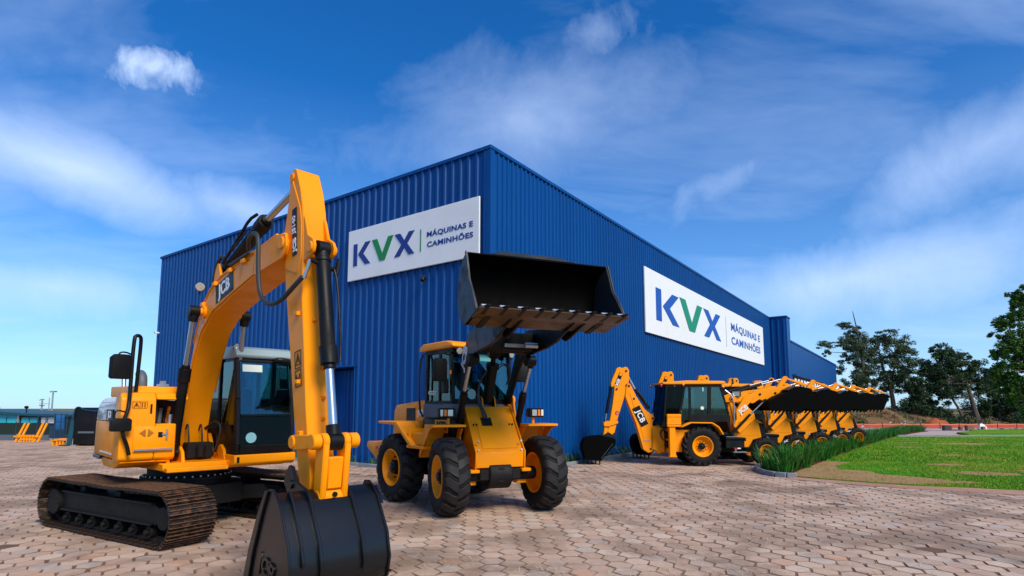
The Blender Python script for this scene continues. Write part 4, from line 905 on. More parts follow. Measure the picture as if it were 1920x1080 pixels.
lamp(ld, (1.70, -.62, 2.99), (1, -.2, -.1), .07); lamp(ld, (1.70, .66, 2.99), (1, .1, -.1), .07)
m = M(); m.tube([(.66, -.80, 1.72), (.60, -.86, 1.9), (.60, -.86, 2.85), (.64, -.80, 2.98)], .02, 8, 1); m.build('grab_rail', BLK, ld)
m = M(); m.tube([(1.55, -.76, 2.92), (1.62, -.98, 2.94), (1.62, -1.02, 2.85)], .014, 8, 1); m.tube([(1.55, .76, 2.86), (1.6, .95, 2.92), (1.6, 1.0, 2.86)], .014, 8, 1); m.build('mirror_stay', BLK, ld)
mirror(ld, (1.60, -1.0, 2.62), .28, .44, .11, R(10)); mirror(ld, (1.62, 1.02, 2.66), .26, .44, .11, R(-20))
m = M(); m.box(1.58, 1.61, -.77, -.745, 2.54, 2.62); m.build('marker_lamp', ORL, ld, .004); m = M(); m.box(1.40, 1.56, -.86, -.76, 2.18, 2.46); m.build('mirror_housing', BLK, ld, .02)
# front half: tower
m = M(FX)
m.prism([(.18, .82), (.20, 1.10), (.12, 1.16), (-.52, 1.93), (-.80, 1.93), (-.95, 1.2), (-.95, .82)], -.46, .46)
tower = m.build('loader_tower', YEL, ld, .012)
for sg in (-1, 1):
    m = M(FX); m.prism([(.20, .80), (.225, 1.11), (.15, 1.18), (-.50, 1.96), (-.62, 1.98), (-.98, 1.2), (-.98, .80)], sg * .475 - .013, sg * .475 + .013); m.build('side_plate', YEL, tower, .006)
    m = M(FX); m.prism([(-.98, .9), (-.2, .9), (-.45, 1.5), (-.62, 1.95), (-.62, 2.10), (-.74, 2.18), (-.88, 2.15), (-.94, 2.02), (-1.0, 1.5)], sg * .60 - .02, sg * .60 + .02); m.build('arm_bracket', YEL, tower, .012)
    m = M(FX); m.cyl((-.78, sg * .57, 2.06), (-.78, sg * .66, 2.06), .085, n=18); m.build('pin_boss', YEL, tower, .006)
    m = M(FX); m.box(-.2, .24, sg * .50 - .09, sg * .50 + .09, .74, .80); m.box(-.25, .0, sg * .50 - .10, sg * .50 + .10, .50, .74); m.build('axle_pad', YEL, ld, .012)
    m = M(FX); m.prism([(-.48, 1.28), (-.50, 1.9), (-.56, 2.10), (-.66, 2.14), (-.74, 2.08), (-.76, 1.90), (-.3, 1.55), (-.22, 1.36)], (.03 + sg * .13) - .014, (.03 + sg * .13) + .014); m.build('tilt_bracket', YEL, tower, .008)
    for (a, b) in ((.165, 1.10), (.14, 1.26)): 
        m = M(FX); m.cyl((a, sg * .42, b + .02), (a + .03, sg * .42, b + .04), .022, n=10); m.build('sticker', STEEL, tower)
    for dt in (-.03, .03):
        m = M(FX); m.cyl((-.22, sg * .36 + dt, 1.58), (-.2, sg * .36 + dt, 1.60), .016, n=10); m.build('bolt_hole', BLK, tower)
    # front fender
    y_a, y_b = sorted((sg * .62, sg * 1.24))
    m = M(FX); m.prism([(.06, 1.555), (.06, 1.60), (-.56, 1.60), (-1.0, 1.02), (-1.0, .95), (-.96, .95), (-.55, 1.54)], y_a, y_b)
    yo = y_b - .02 if sg > 0 else y_a
    m.prism([(.03, 1.553), (-.52, 1.553), (-.96, .97), (-.93, .95), (-.62, 1.20), (-.2, 1.50)], yo, yo + .02); m.build('front_fender', YEL, ld, .008)
    m = M(FX); m.prism([(-.60, 1.10), (-.12, 1.52), (-.5, 1.52), (-.7, 1.3)], sg * .63 - .012, sg * .63 + .012); m.build('fender_gusset', YEL, ld, .004)
    # head lamps
    m = M(FX); m.box(-.30, -.26, sg * .86 - .02, sg * .86 + .02, 1.60, 1.76); m.build('lamp_post', YEL, ld)
    m = M(FX); y_a, y_b = sorted((sg * .74, sg * 1.06)); m.box(-.36, -.18, y_a, y_b, 1.72, 1.90); hl = m.build('head_lamp', BLK, ld, .02)
    q = sorted((sg * .80, sg * .90)); m = M(FX); m.box(-.186, -.172, q[0], q[1], 1.75, 1.87); m.build('lens', LENS, hl, .004); q = sorted((sg * .92, sg * .97)); m = M(FX); m.box(-.186, -.172, q[0], q[1], 1.75, 1.87); m.build('lens', ORL, hl, .004); q = sorted((sg * .99, sg * 1.04)); m = M(FX); m.box(-.186, -.172, q[0], q[1], 1.75, 1.87); m.build('lens', STICK, hl, .004)
m = M(FX); m.prism([(.126, 1.165), (.131, 1.169), (-.30, 1.685), (-.305, 1.681)], -.32, .36); m.build('access_panel', YEL, tower)
m = M(FX); m.cyl((0, -.76, WR), (0, .76, WR), .12, n=16); m.cyl((0, -.22, WR), (0, .22, WR), .26, n=20); m.cyl((-.3, 0, WR), (.24, 0, WR), .14, n=16); m.box(-.25, .2, -.40, .40, .60, .80); m.box(-1.3, -.9, -.25, .25, .55, 1.05); m.build('front_axle', DARK, ld, .02)
m = M(FX); m.prism([(-.20, 1.565), (-.185, 1.585), (-.30, 1.72), (-.315, 1.70)], -.22, -.02); m.build('hose_port', BLK, tower)
for k in (0, 1):
    m = M(FX); m.tube([(-.25, -.10 - .05 * k, 1.68), (-.36, -.14 - .05 * k, 1.86), (-.42, -.22 - .03 * k, 2.06), (-.40, -.24, 2.35), (-.30, -.1, 2.62)], .02, 8, 2); m.build('hose', HOSE, ld)
    m = M(FX); m.tube([(-.30, .10, 2.72 - .1 * k), (-.25, .25, 2.78), (-.22, .38, 2.62 - .1 * k), (-.3, .30, 2.35)], .012, 8, 2); m.build('hose', HOSE, ld)
# arms, cross tube, cylinders
ARM = [(-.86, 1.98), (-.70, 1.98), (-.62, 2.10), (-.20, 2.66), (.10, 2.86), (.55, 2.90), (1.10, 2.94), (1.50, 3.02), (1.60, 3.10), (1.58, 3.20), (1.45, 3.24), (.70, 3.32), (.25, 3.36), (-.05, 3.28), (-.28, 3.0), (-.58, 2.5), (-.88, 2.12)]
for sg in (-1, 1):
    m = M(FX); m.prism(ARM, sg * .53 - .035, sg * .53 + .035); arm = m.build('lift_arm', GREYB if sg < 0 else BLK, ld, .012)
    m = M(FX); m.cyl((.26, sg * .47, 2.78), (.26, sg * .66, 2.78), .10, n=18); m.build('pin_boss', BLK, arm, .006)
    if sg < 0: text('lettering', 'JCB', PLASW, arm, (-.26, sg * .568, 2.86), (.52, 0, .85), (-.85, 0, .52), .30, .003, .012, 0, FX)
    cylinder(ld, (-.56, sg * .60, 1.35), (-.16, sg * .60, 2.16), (.26, sg * .60, 2.78), .062, .034, FX, rod=CHR, name='lift_cylinder')
m = M(FX); m.box(.10, .62, -.49, .49, 2.93, 3.25); m.cyl((.36, -.495, 3.09), (.36, .495, 3.09), .19, n=20); m.build('cross_tube', BLK, ld, .02)
m = M(FX); m.prism([(-.34, 2.86), (-.16, 2.84), (.10, 3.10), (.40, 3.46), (.36, 3.54), (.22, 3.52), (-.1, 3.2), (-.32, 3.0)], -.05, .11); m.build('bell_crank', BLK, ld, .015)
m = M(FX); m.cyl((-.62, .03, 2.04), (-.34, .03, 2.72), .105, n=18); m.cyl((-.36, .03, 2.66), (-.32, .03, 2.76), .125, n=18); m.cyl((-.34, .03, 2.72), (-.26, .03, 2.92), .05, n=12); m.build('tilt_cylinder', BLK, ld, .008)
for k in (-.07, .03, .13): m = M(FX); m.box(-.30, -.26, k - .02, k + .02, 2.88, 2.98); m.build('hose_clamp', STEEL, ld, .004)
m = M(FX); m.prism([(.50, 3.40), (.56, 3.34), (1.5, 3.42), (1.62, 3.50), (1.56, 3.56), (1.4, 3.53)], -.04, .10); m.build('tilt_link', BLK, ld, .015)
m = M(FX); m.cyl((.9, .18, 3.0), (.9, .42, 3.0), .05, n=12); m.box(.62, .7, -.12, .30, 2.98, 3.04); m.build('proximity_bracket', STEEL, ld)
# shovel
TOPP = (1.95, 4.26)
OUT = [TOPP, (1.74, 4.17), (1.58, 3.98), (1.51, 3.72), (1.53, 3.48), (1.64, 3.27), (1.86, 3.145), (2.46, 3.28)]
INN = [(2.47, 3.305), (1.88, 3.175), (1.665, 3.295), (1.562, 3.49), (1.545, 3.72), (1.61, 3.965), (1.76, 4.14), (1.96, 4.235)]
BW = 1.21
m = M(FX); m.prism(OUT + INN, -BW, BW); bkt = m.build('shovel', SHOV, ld, .004)
SP = OUT + [(2.44, 3.36), (2.26, 3.62), (2.12, 3.80), (2.03, 4.06)]
for sg in (-1, 1):
    m = M(FX); m.prism(SP, sg * (BW + .012) - .012, sg * (BW + .012) + .012); m.build('end_plate', GREYB, bkt, .005)
    m = M(FX); m.prism([(2.46, 3.27), (2.48, 3.31), (2.28, 3.62), (2.14, 3.80), (2.05, 4.06), (1.97, 4.27), (1.93, 4.26), (2.0, 4.05), (2.09, 3.79), (2.23, 3.60), (2.40, 3.32)], sg * (BW + .03) - .012, sg * (BW + .03) + .012); m.build('edge_bar', GREYB, bkt, .004)
m = M(FX); m.hexa([(1.86, -.85, 4.24), (1.96, -.85, 4.262), (1.96, .55, 4.262), (1.86, .55, 4.24), (1.88, -.66, 4.33), (1.915, -.66, 4.335), (1.915, .35, 4.335), (1.88, .35, 4.33)]); m.build('spill_guard', GREYB, bkt, .006)
for t in (-.72, .62): m = M(FX); m.prism([(1.66, 4.14), (1.80, 4.20), (1.94, 4.27), (1.80, 4.32), (1.62, 4.22)], t - .02, t + .02); m.build('guard_rib', GREYB, bkt, .004)
m = M(FX); m.prism([(2.20, 3.215), (2.22, 3.205), (2.58, 3.287), (2.60, 3.302), (2.56, 3.325), (2.46, 3.31)], -BW - .01, BW + .01); m.build('cutting_edge', YREFL, bkt, .004)
m = M(FX); m.prism([(1.90, 3.138), (2.20, 3.208), (2.20, 3.214), (1.90, 3.150)], -BW + .02, BW - .02); m.build('floor_plate', YREFL, bkt)  # thin sheet under the shovel, coloured with the painted yellow reflection
for k in range(9):
    t = -1.12 + k * .28
    m = M(FX); m.hexa([(2.36, t - .045, 3.235), (2.70, t - .03, 3.315), (2.70, t + .03, 3.315), (2.36, t + .045, 3.235), (2.38, t - .045, 3.345), (2.70, t - .03, 3.335), (2.70, t + .03, 3.335), (2.38, t + .045, 3.345)])
    th_ = m.build('tooth', DARK, bkt, .010); m = M(FX); m.box(2.44, 2.50, t - .055, t + .055, 3.34, 3.368); m.build('tooth_pin', STEEL, th_, .006)
for t in (-.62, -.44, .44, .62):
    m = M(FX); m.prism([(1.50, 3.05), (1.62, 3.0), (1.78, 3.04), (2.25, 3.20), (2.25, 3.23), (1.88, 3.14), (1.66, 3.26), (1.54, 3.48), (1.46, 3.3)], t - .022, t + .022); m.build('hinge_plate', BLK, bkt, .008)
for t in (-1.0, .88): m = M(FX); m.prism([(1.86, 3.115), (2.30, 3.215), (2.30, 3.235), (1.88, 3.15)], t - .05, t + .05); m.build('wear_strip', DARK, bkt, .004)
# ------------------------------------------------------------------ backhoe loaders, one built and four copies
BO = V((6.25, 19.60, 0))
def make_backhoe():
    root = empty('backhoe_loader', BO)
    RR, FR = .645, .46
    for sg in (-1, 1):
        tyre_wheel(root, 'rear_wheel', (.02, sg * .68, RR), RR, .38, .335, sg, 19, 'ag', None, .12, .06)
        tyre_wheel(root, 'front_wheel', (2.14, sg * .66, FR), FR, .30, .235, sg, 16, 'ag', None, .08, .04)
    m = M(); m.cyl((.02, -.55, RR), (.02, .55, RR), .13, n=14); m.cyl((2.14, -.5, FR), (2.14, .5, FR), .09, n=12); m.box(-.55, 2.35, -.24, .24, .42, .95); m.box(.35, 1.2, -.40, .40, .45, .95); m.build('chassis', DARK, root, .02)
    # rear frame for the backhoe
    m = M(); m.box(-1.0, -.95, -.75, .75, .42, .55); m.box(-1.02, -.92, -.75, .75, 1.12, 1.22); m.box(-1.0, -.94, -.75, .75, .80, .87); m.prism([(-.98, .45), (-.2, .45), (-.2, 1.18), (-.98, 1.18)], -.62, -.56); m.prism([(-.98, .45), (-.2, .45), (-.2, 1.18), (-.98, 1.18)], .56, .62); m.build('rear_frame', YEL, root, .012)
    m = M(); m.box(-1.05, -.80, -.52, .52, .90, 1.10); m.box(-1.05, -.80, -.52, .52, .58, .78); m.build('valve_block', DARK, root, .03)
    for k in range(6):
        m = M(); t = -.42 + .17 * k; m.tube([(-.92, t, 1.1), (-1.12, t * .8, 1.2), (-1.22, t * .5, 1.0), (-1.1, t * .5, .8)], .022, 7, 1); m.build('hose', HOSE, root)
    for sg in (-1, 1):
        y0, y1 = sorted((sg * .60, sg * .76))
        m = M(); m.box(-1.04, -.84, y0, y1, .30, 1.28); m.box(-1.06, -.81, y0 - .01, y1 + .01, .29, .34); lg = m.build('stabiliser_leg', YEL, root, .012)
        m = M(); m.prism([(-1.11, 1.28), (-.67, 1.28), (-.65, 1.38), (-.65, 1.69), (-1.10, 1.69), (-1.12, 1.38)], y0 - .04, y1 + .04); m.box(-1.125, -.645, y0 - .055, y1 + .055, 1.355, 1.385); m.box(-1.115, -.645, y0 - .055, y1 + .055, 1.60, 1.70); m.build('stabiliser_head', YEL, root, .012)
    # slew post, boom, dipper, bucket: all on the centre line
    m = M(); m.prism([(-1.05, .40), (-1.30, .42), (-1.52, .55), (-1.52, 1.20), (-1.40, 1.30), (-1.05, 1.22)], -.16, .16); m.cyl((-1.2, 0, .36), (-1.2, 0, 1.32), .10, n=16); m.build('slew_post', YEL, root, .015)
    BMP = [(-2.32, 2.62), (-2.25, 2.78), (-2.16, 2.70), (-1.98, 2.30), (-1.70, 1.86), (-1.50, 1.70), (-1.40, 1.66), (-1.36, 1.56), (-1.44, 1.42), (-1.42, .62), (-1.48, .42), (-1.60, .38), (-1.78, .50), (-1.86, .80), (-2.02, 1.40), (-2.26, 2.02), (-2.36, 2.30)]
    m = M(); m.prism(BMP, -.16, .16); bm_ = m.build('boom', YEL, root, .014)
    for sg in (-1, 1):
        m = M(); m.prism([(-2.20, 2.40), (-2.05, 2.28), (-1.74, 1.80), (-1.54, 1.60), (-1.50, 1.2), (-1.56, .78), (-1.74, .78), (-1.84, 1.15)], sg * .165 - .006, sg * .165 + .006); m.build('side_plate', YEL, bm_, .004)
        for a, b in ((-2.22, 2.66), (-2.06, 2.22), (-1.43, 1.55), (-1.52, .52)): m = M(); m.cyl((a, sg * .16, b), (a, sg * .185, b), .035, n=12); m.build('pin', DARK, bm_)
    logo(bm_, (-1.86, -.176, 1.62), (.42, 0, -.90), (.90, 0, .42), .62)
    m = M(); m.box(-1.76, -1.58, -.175, -.172, .80, .83); m.build('stripe', STEEL, bm_)
    DIP = [(-2.62, 3.28), (-2.52, 3.31), (-2.42, 3.27), (-2.34, 3.32), (-2.26, 3.30), (-2.20, 3.20), (-2.21, 2.86), (-2.26, 2.62), (-2.36, 2.34), (-2.62, 1.56), (-2.78, .90), (-2.84, .82), (-2.92, .92), (-2.98, 1.10), (-2.90, 1.44), (-2.80, 2.0), (-2.74, 2.40), (-2.72, 2.66), (-2.82, 2.60), (-2.84, 2.74), (-2.78, 2.92)]
    m = M(); m.prism(DIP, -.125, .125); dp = m.build('dipper', YEL, root, .014)
    for a, b in ((-2.30, 3.18), (-2.30, 2.68), (-2.64, 2.55), (-2.76, 1.02), (-2.68, 1.44)): m = M(); m.cyl((a, -.15, b), (a, .15, b), .035, n=12); m.build('pin', DARK, dp)
    b_ = plate('badge', BLK, dp, (-2.56, -.130, 2.90), (-.38, 0, -.92), (.92, 0, -.38), .46, .13, .006)
    text('lettering', '3DX', PLASW, b_, (-2.605, -.136, 2.79), (-.38, 0, -.92), (.92, 0, -.38), .125, .003, .006); plate('badge_corner', YEL, b_, (-2.49, -.135, 3.06), (-.38, 0, -.92), (.92, 0, -.38), .10, .10, .004)
    m = M(); m.cyl((-2.64, -.128, 1.73), (-2.64, -.134, 1.73), .07, n=20); m.build('round_sticker', REDL, dp); m = M(); m.cyl((-2.63, -.134, 1.715), (-2.63, -.138, 1.715), .04, n=16); m.build('round_sticker', STEEL, dp)
    cylinder(root, (-1.55, .0, 1.92), (-1.98, 0, 2.56), (-2.26, 0, 3.10), .055, .028, name='dipper_cylinder', collar=False)
    m = M(); m.tube([(-1.95, -.08, 2.50), (-1.78, -.09, 2.36), (-1.62, -.08, 2.05), (-1.58, -.05, 1.86)], .018, 7, 2); m.build('hose', HOSE, root)
    cylinder(root, (-2.82, 0, 2.60), (-2.99, 0, 1.72), (-3.04, 0, 1.36), .052, .026, name='bucket_cylinder', collar=False)
    m = M(); m.prism([(-3.12, 1.38), (-3.10, 1.28), (-2.95, 1.27), (-2.62, 1.38), (-2.62, 1.46), (-2.78, 1.46), (-3.05, 1.46)], -.17, -.135); m.prism([(-3.12, 1.38), (-3.10, 1.28), (-2.95, 1.27), (-2.62, 1.38), (-2.62, 1.46), (-2.78, 1.46), (-3.05, 1.46)], .135, .17); m.cyl((-3.05, -.17, 1.36), (-3.05, .17, 1.36), .07, n=14); m.build('side_link', YEL, root, .008)
    m = M(); m.prism([(-3.08, 1.32), (-2.98, 1.32), (-2.96, 1.15), (-3.04, .92), (-3.16, .90), (-3.10, 1.12)], -.12, .12); m.build('tipping_link', YEL, root, .012)
    OB = [(-2.80, .86), (-3.20, .94), (-3.52, .92), (-3.74, .86), (-3.86, .68), (-3.85, .46), (-3.78, .20)]
    IB = [(-3.76, .20), (-3.81, .46), (-3.82, .67), (-3.72, .82), (-3.52, .88), (-3.20, .90), (-2.82, .83)]
    m = M(); m.prism(OB + IB, -.34, .34); bk = m.build('bucket', SHOV, root, .004)
    for sg in (-1, 1): m = M(); m.prism([(-2.74, .84), (-2.76, .66), (-3.02, .40), (-3.24, .15), (-3.76, .16), (-3.87, .48), (-3.88, .69), (-3.76, .88), (-3.52, .945), (-3.2, .965), (-2.82, .89)], sg * .345 - .012, sg * .345 + .012); m.build('side_plate', SHOV, bk, .006)
    m = M(); m.prism([(-2.86, .70), (-2.84, .72), (-3.24, .22), (-3.26, .20)], -.366, -.358); m.build('weld_bead', STEEL, bk)
    m = M(); m.prism([(-3.78, .15), (-3.24, .13), (-3.22, .19), (-3.76, .21)], -.33, .33); m.build('cutting_edge', BUCK, bk, .004)
    for k in range(5): 
        t = -.29 + .145 * k; a = -3.29 - .115 * k; m = M(); m.hexa([(a - .035, t - .03, .19), (a + .035, t - .03, .19), (a + .035, t + .03, .19), (a - .035, t + .03, .19), (a - .02, t - .018, .002), (a + .012, t - .018, .002), (a + .012, t + .018, .002), (a - .02, t + .018, .002)]); m.build('tooth', BUCK, bk, .006)
    m = M(); m.prism([(-2.70, .92), (-2.95, 1.08), (-3.2, .96), (-2.84, .82)], -.17, -.13); m.prism([(-2.70, .92), (-2.95, 1.08), (-3.2, .96), (-2.84, .82)], .13, .17); m.build('ear_plate', BUCK, bk, .006)
    # cab
    tw = .70
    m = M()
    def post(p, q, w, t): m.prism([(p[0], p[1]), (p[0] + w, p[1]), (q[0] + w, q[1]), (q[0], q[1])], t, t + .06)
    for t in (-tw, tw - .06):
        post((-1.22, 1.32), (-1.10, 2.66), .06, t); post((-.72, 1.60), (-.50, 2.66), .07, t); post((-.36, 1.45), (-.34, 2.66), .08, t); post((.24, 1.10), (.30, 2.66), .12, t); post((.94, 1.70), (.70, 2.66), .06, t)
        m.prism([(-.36, 1.44), (.9, 1.44), (1.0, 1.0), (1.02, 1.62), (.98, 1.70), (-.36, 1.66)], t + .004, t + .056); m.box(-1.12, .78, t, t + .06, 2.60, 2.69); m.prism([(-1.24, 1.26), (-.5, 1.40), (-.5, 1.50), (-1.24, 1.36)], t, t + .06)
    m.box(-1.12, -1.05, -tw + .06, tw - .06, 2.60, 2.69); m.box(.70, .76, -tw + .06, tw - .06, 2.60, 2.69); m.prism([(.92, 1.0), (1.02, 1.0), (1.0, 1.72), (.92, 1.72)], -tw + .06, tw - .06); m.box(-1.2, -1.15, -tw + .06, tw - .06, 1.28, 1.46); m.box(-.5, .95, -tw + .06, tw - .06, 1.02, 1.10); m.prism([(-.9, 1.2), (-.5, 1.1), (-.5, 1.4), (-.9, 1.36)], -.5, .5)
    cab = m.build('cab', BLK, root, .01)
    for t in (-tw + .03, tw - .03):
        pane(cab, [(-1.15, t, 1.40), (-.72, t, 1.60), (-.49, t, 2.60), (-1.05, t, 2.60)], mt=GLASSD); pane(cab, [(-.65, t, 1.5), (-.36, t, 1.5), (-.34, t, 2.60), (-.43, t, 2.60)]); pane(cab, [(-.28, t, 1.66), (.26, t, 1.66), (.30, t, 2.60), (-.26, t, 2.60)]); pane(cab, [(.37, t, 1.66), (.94, t, 1.70), (.70, t, 2.60), (.41, t, 2.60)])
    pane(cab, [(-1.20, -tw + .06, 1.46), (-1.20, tw - .06, 1.46), (-1.09, tw - .06, 2.6), (-1.09, -tw + .06, 2.6)], mt=GLASSD, name='rear_window'); pane(cab, [(.97, -tw + .06, 1.72), (.97, tw - .06, 1.72), (.73, tw - .06, 2.6), (.73, -tw + .06, 2.6)], name='windscreen')
    m = M(); m.cyl((.10, -tw + .024, 1.90), (.10, -tw + .018, 1.90), .06, n=16); m.build('paper_disc', STICK, cab); m = M(); m.box(.12, .17, -tw + .018, -tw + .024, 2.46, 2.60); m.build('paper_notice', DISC, cab)
    m = M(); m.prism([(-1.24, 2.71), (-1.20, 2.76), (-.4, 2.82), (.84, 2.80), (.90, 2.74), (.86, 2.70), (-1.1, 2.69)], -.76, .76); m.build('cab_roof', YEL, root, .025, 2)
    m = M(); m.prism([(-.3, 1.2), (.1, 1.2), (.1, 1.56), (-.1, 1.60), (-.2, 2.25), (-.32, 2.25)], -.25, .25); m.prism([(-.7, 1.3), (-.5, 1.3), (-.5, 1.8), (-.7, 1.75)], -.2, .2); m.build('seat', SEAT, root, .03, 2)
    m = M(); m.prism([(.55, 1.1), (.72, 1.1), (.66, 1.75), (.58, 1.75)], -.1, .1); m.lathe([(.17, -.012), (.19, 0), (.17, .012)], (.56, 0, 1.80), 20); m.build('steering_column', SEAT, root)
    for p, mt_ in (((-1.22, -.70, 2.66), REDL), ((-.5, -.74, 2.68), ORL), ((-1.22, .70, 2.66), REDL)): m = M(); m.cyl(p, (p[0] - .06, p[1], p[2]), .045, n=14); m.build('marker_lamp', mt_, root)
    lamp(root, (-1.20, -.52, 2.65), (-1, 0, -.2), .05); lamp(root, (-.82, -.72, 2.64), (-1, -.3, -.2), .05); lamp(root, (.80, -.55, 2.66), (1, 0, -.2), .05); lamp(root, (.80, .55, 2.66), (1, 0, -.2), .05)
    m = M(); m.tube([(.85, -.72, 2.55), (1.02, -.86, 2.62), (1.06, -.88, 2.72)], .014, 7, 1); m.build('mirror_stay', BLK, root); mirror(root, (1.06, -.88, 2.78), .12, .18, .05)
    m = M(); m.tube([(.86, -.74, 2.5), (1.10, -.78, 2.3), (1.14, -.78, 1.8), (1.10, -.74, 1.3)], .022, 8, 2); m.build('grab_rail', STEEL, root)
    mirror(root, (1.30, -.55, 2.38), .30, .2, .06, R(60))
    # fenders, step and side boxes
    for sg in (-1, 1):
        y0, y1 = sorted((sg * .50, sg * .90))
        A = [(-.66, 1.30), (-.36, 1.44), (.36, 1.43), (.58, 1.28), (.72, 1.04)]; B = [(.67, 1.03), (.54, 1.25), (.34, 1.39), (-.34, 1.40), (-.66, 1.26)]
        m = M(); m.prism(A + B, y0, y1); m.build('fender', YEL, root, .010); m = M(); m.prism([(-.36, 1.395), (.33, 1.385), (.53, 1.24), (.62, 1.06), (.30, 1.06), (-.5, 1.2)], y0 + .02 if sg < 0 else y0, y1 if sg < 0 else y1 - .02) if False else m.prism([(-.36, 1.39), (.33, 1.38), (.53, 1.24), (.62, 1.0), (-.6, 1.0)], sg * .50 - .01, sg * .50 + .01); m.build('inner_fender', DARK, root)
        m = M(); m.box(.80, 1.42, min(sg * .42, sg * .80), max(sg * .42, sg * .80), .58, .86); m.prism([(.78, .86), (1.40, .86), (1.46, .80), (1.46, .93), (.80, .95)], min(sg * .42, sg * .84), max(sg * .42, sg * .84)); st_ = m.build('step_box', BLK, root, .02)
        m = M(); m.box(1.02, 1.46, min(sg * .60, sg * .86), max(sg * .60, sg * .86), .44, .475); m.box(1.1, 1.14, min(sg * .62, sg * .80), max(sg * .62, sg * .80), .475, .58); m.build('step', STEEL, st_, .004)
        m = M(); m.box(1.06, 1.16, sg * .80 - .006, sg * .80 + .006, .56, .60); m.build('reflector', REDL, st_); m = M(); m.box(1.17, 1.28, sg * .80 - .006, sg * .80 + .006, .56, .60); m.build('reflector', PLASW, st_); m = M(); m.box(.84, 1.24, min(sg * .5, sg * .78), max(sg * .5, sg * .78), .951, .965); m.build('step_tread', STEEL, st_)
    # hood and front end
    m = M(); m.prism([(1.22, .96), (1.42, .58), (1.72, .58), (1.86, .84), (2.16, .92), (2.08, 1.40), (1.74, 1.60), (1.22, 1.10)], -.42, .42); hd = m.build('engine_hood', YEL, root, .02)
    for sg in (-1, 1): m = M(); m.prism([(1.44, .97), (1.44, 1.20), (1.75, 1.52), (2.02, 1.38), (2.09, .97)], sg * .424 - .004, sg * .424 + .004); m.build('hood_panel', YEL, hd, .004)
    m = M(); m.prism([(2.165, .93), (2.36, .93), (2.2, 1.34), (2.09, 1.40)], -.40, .40); gr = m.build('grille', BLK, root, .015)
    for k in range(6): m = M(); z = .98 + k * .062; a = 2.36 - (z - .93) * .39; m.box(a - .02, a + .012, -.36, .36, z, z + .02); m.build('slat', GREYP, gr)
    m = M(); m.prism([(1.72, 1.602), (2.10, 1.40), (2.20, 1.385), (2.20, 1.42), (1.74, 1.64)], -.43, .43); m.build('hood_top', YEL, root, .012); m = M(); m.box(2.36, 2.46, -.30, .30, .60, .95); m.build('front_weight', GREYP, root, .03)
    # loader tower, arms and shovel
    for sg in (-1, 1):
        c = sg * .50
        m = M(); m.prism([(1.16, 1.30), (1.36, 1.05), (1.90, 1.55), (1.86, 1.75), (1.50, 2.10), (1.42, 2.06)], c - .09, c + .09); tw_ = m.build('loader_tower', YEL, root, .014)
        for (a, b), (d, e) in zip(((1.34, 1.42), (1.40, 1.36)), ((1.78, 1.70), (1.84, 1.64))): m = M(); m.tube([(a, c + sg * .10, b), (d, c + sg * .10, e)], .018, 6); m.build('pipe', YEL, tw_)
        AR = [(1.10, 2.20), (1.18, 2.32), (1.52, 2.40), (1.96, 2.50), (2.50, 2.52), (3.14, 2.68), (3.24, 2.62), (3.10, 2.42), (2.60, 2.26), (2.38, 2.22), (2.28, 2.12), (2.18, 2.16), (2.10, 2.18), (1.92, 2.08), (1.62, 1.72), (1.36, 1.42), (1.26, 1.44), (1.44, 1.78), (1.60, 2.06), (1.46, 2.14), (1.20, 2.10)]
        m = M(); m.prism([(1.08, 2.16), (1.12, 2.28), (1.50, 2.42), (1.80, 2.36), (1.96, 2.5), (2.5, 2.56), (3.12, 2.68), (3.22, 2.62), (3.10, 2.46), (2.50, 2.28), (2.36, 2.20), (2.30, 2.11), (2.22, 2.13), (2.08, 2.19), (1.86, 2.05), (1.55, 2.12), (1.2, 2.08)], c - .055, c + .055); ar = m.build('lift_arm', YEL, root, .014)
        m = M(); m.prism([(1.26, 1.50), (1.66, 2.00), (1.90, 2.28), (1.80, 2.36), (1.55, 2.28), (1.26, 1.82)], c + sg * .10 - .012, c + sg * .10 + .012); m.build('side_shield', YEL, ar, .008)
        if sg < 0: text('lettering', 'JCB', PLASW, ar, (1.50, c - .118, 1.86), (.80, 0, .60), (-.6, 0, .80), .22, .003, .008)
        m = M(); m.prism([(1.42, 1.66), (1.72, 1.98), (1.70, 2.0), (1.40, 1.68)], c + sg * .113 - .003, c + sg * .113 + .003); m.build('slot', BLK, ar)
        for a, b in ((1.16, 2.2), (2.28, 2.17), (2.62, 2.40), (2.1, 2.36)): m = M(); m.cyl((a, c - .075, b), (a, c + .075, b), .04, n=12); m.build('pin', DARK, ar)
        cylinder(root, (1.08, c + sg * .16, 1.06), (1.70, c + sg * .16, 1.69), (2.22, c + sg * .14, 2.15), .042, .022, name='lift_cylinder', collar=False)
        cylinder(root, (1.28, c - sg * .02, 2.44), (2.20, c - sg * .02, 2.70), (2.98, c - sg * .02, 2.90), .042, .022, name='tilt_cylinder', collar=False)
        m = M(); m.prism([(2.58, 2.44), (2.72, 2.42), (3.04, 2.84), (3.08, 2.94), (2.98, 2.98), (2.90, 2.92)], c - .05, c + .05); m.build('tilt_lever', YEL, root, .012)
        m = M(); m.prism([(2.98, 2.94), (3.04, 2.86), (3.64, 2.62), (3.72, 2.64), (3.68, 2.72)], c - .04, c + .04); m.build('tilt_link', YEL, root, .012)
        m = M(); m.tube([(1.16, c, 2.3), (1.24, c - .02, 2.46), (1.40, c, 2.46)], .02, 7, 1); m.tube([(1.05, c - .05, 2.1), (1.12, c - .1, 1.7), (1.2, c - .05, 1.35)], .018, 7, 1); m.build('hose', HOSE, root)
    m = M(); m.cyl((2.0, -.50, 2.34), (2.0, .50, 2.34), .075, n=16); m.build('cross_tube', YEL, root)
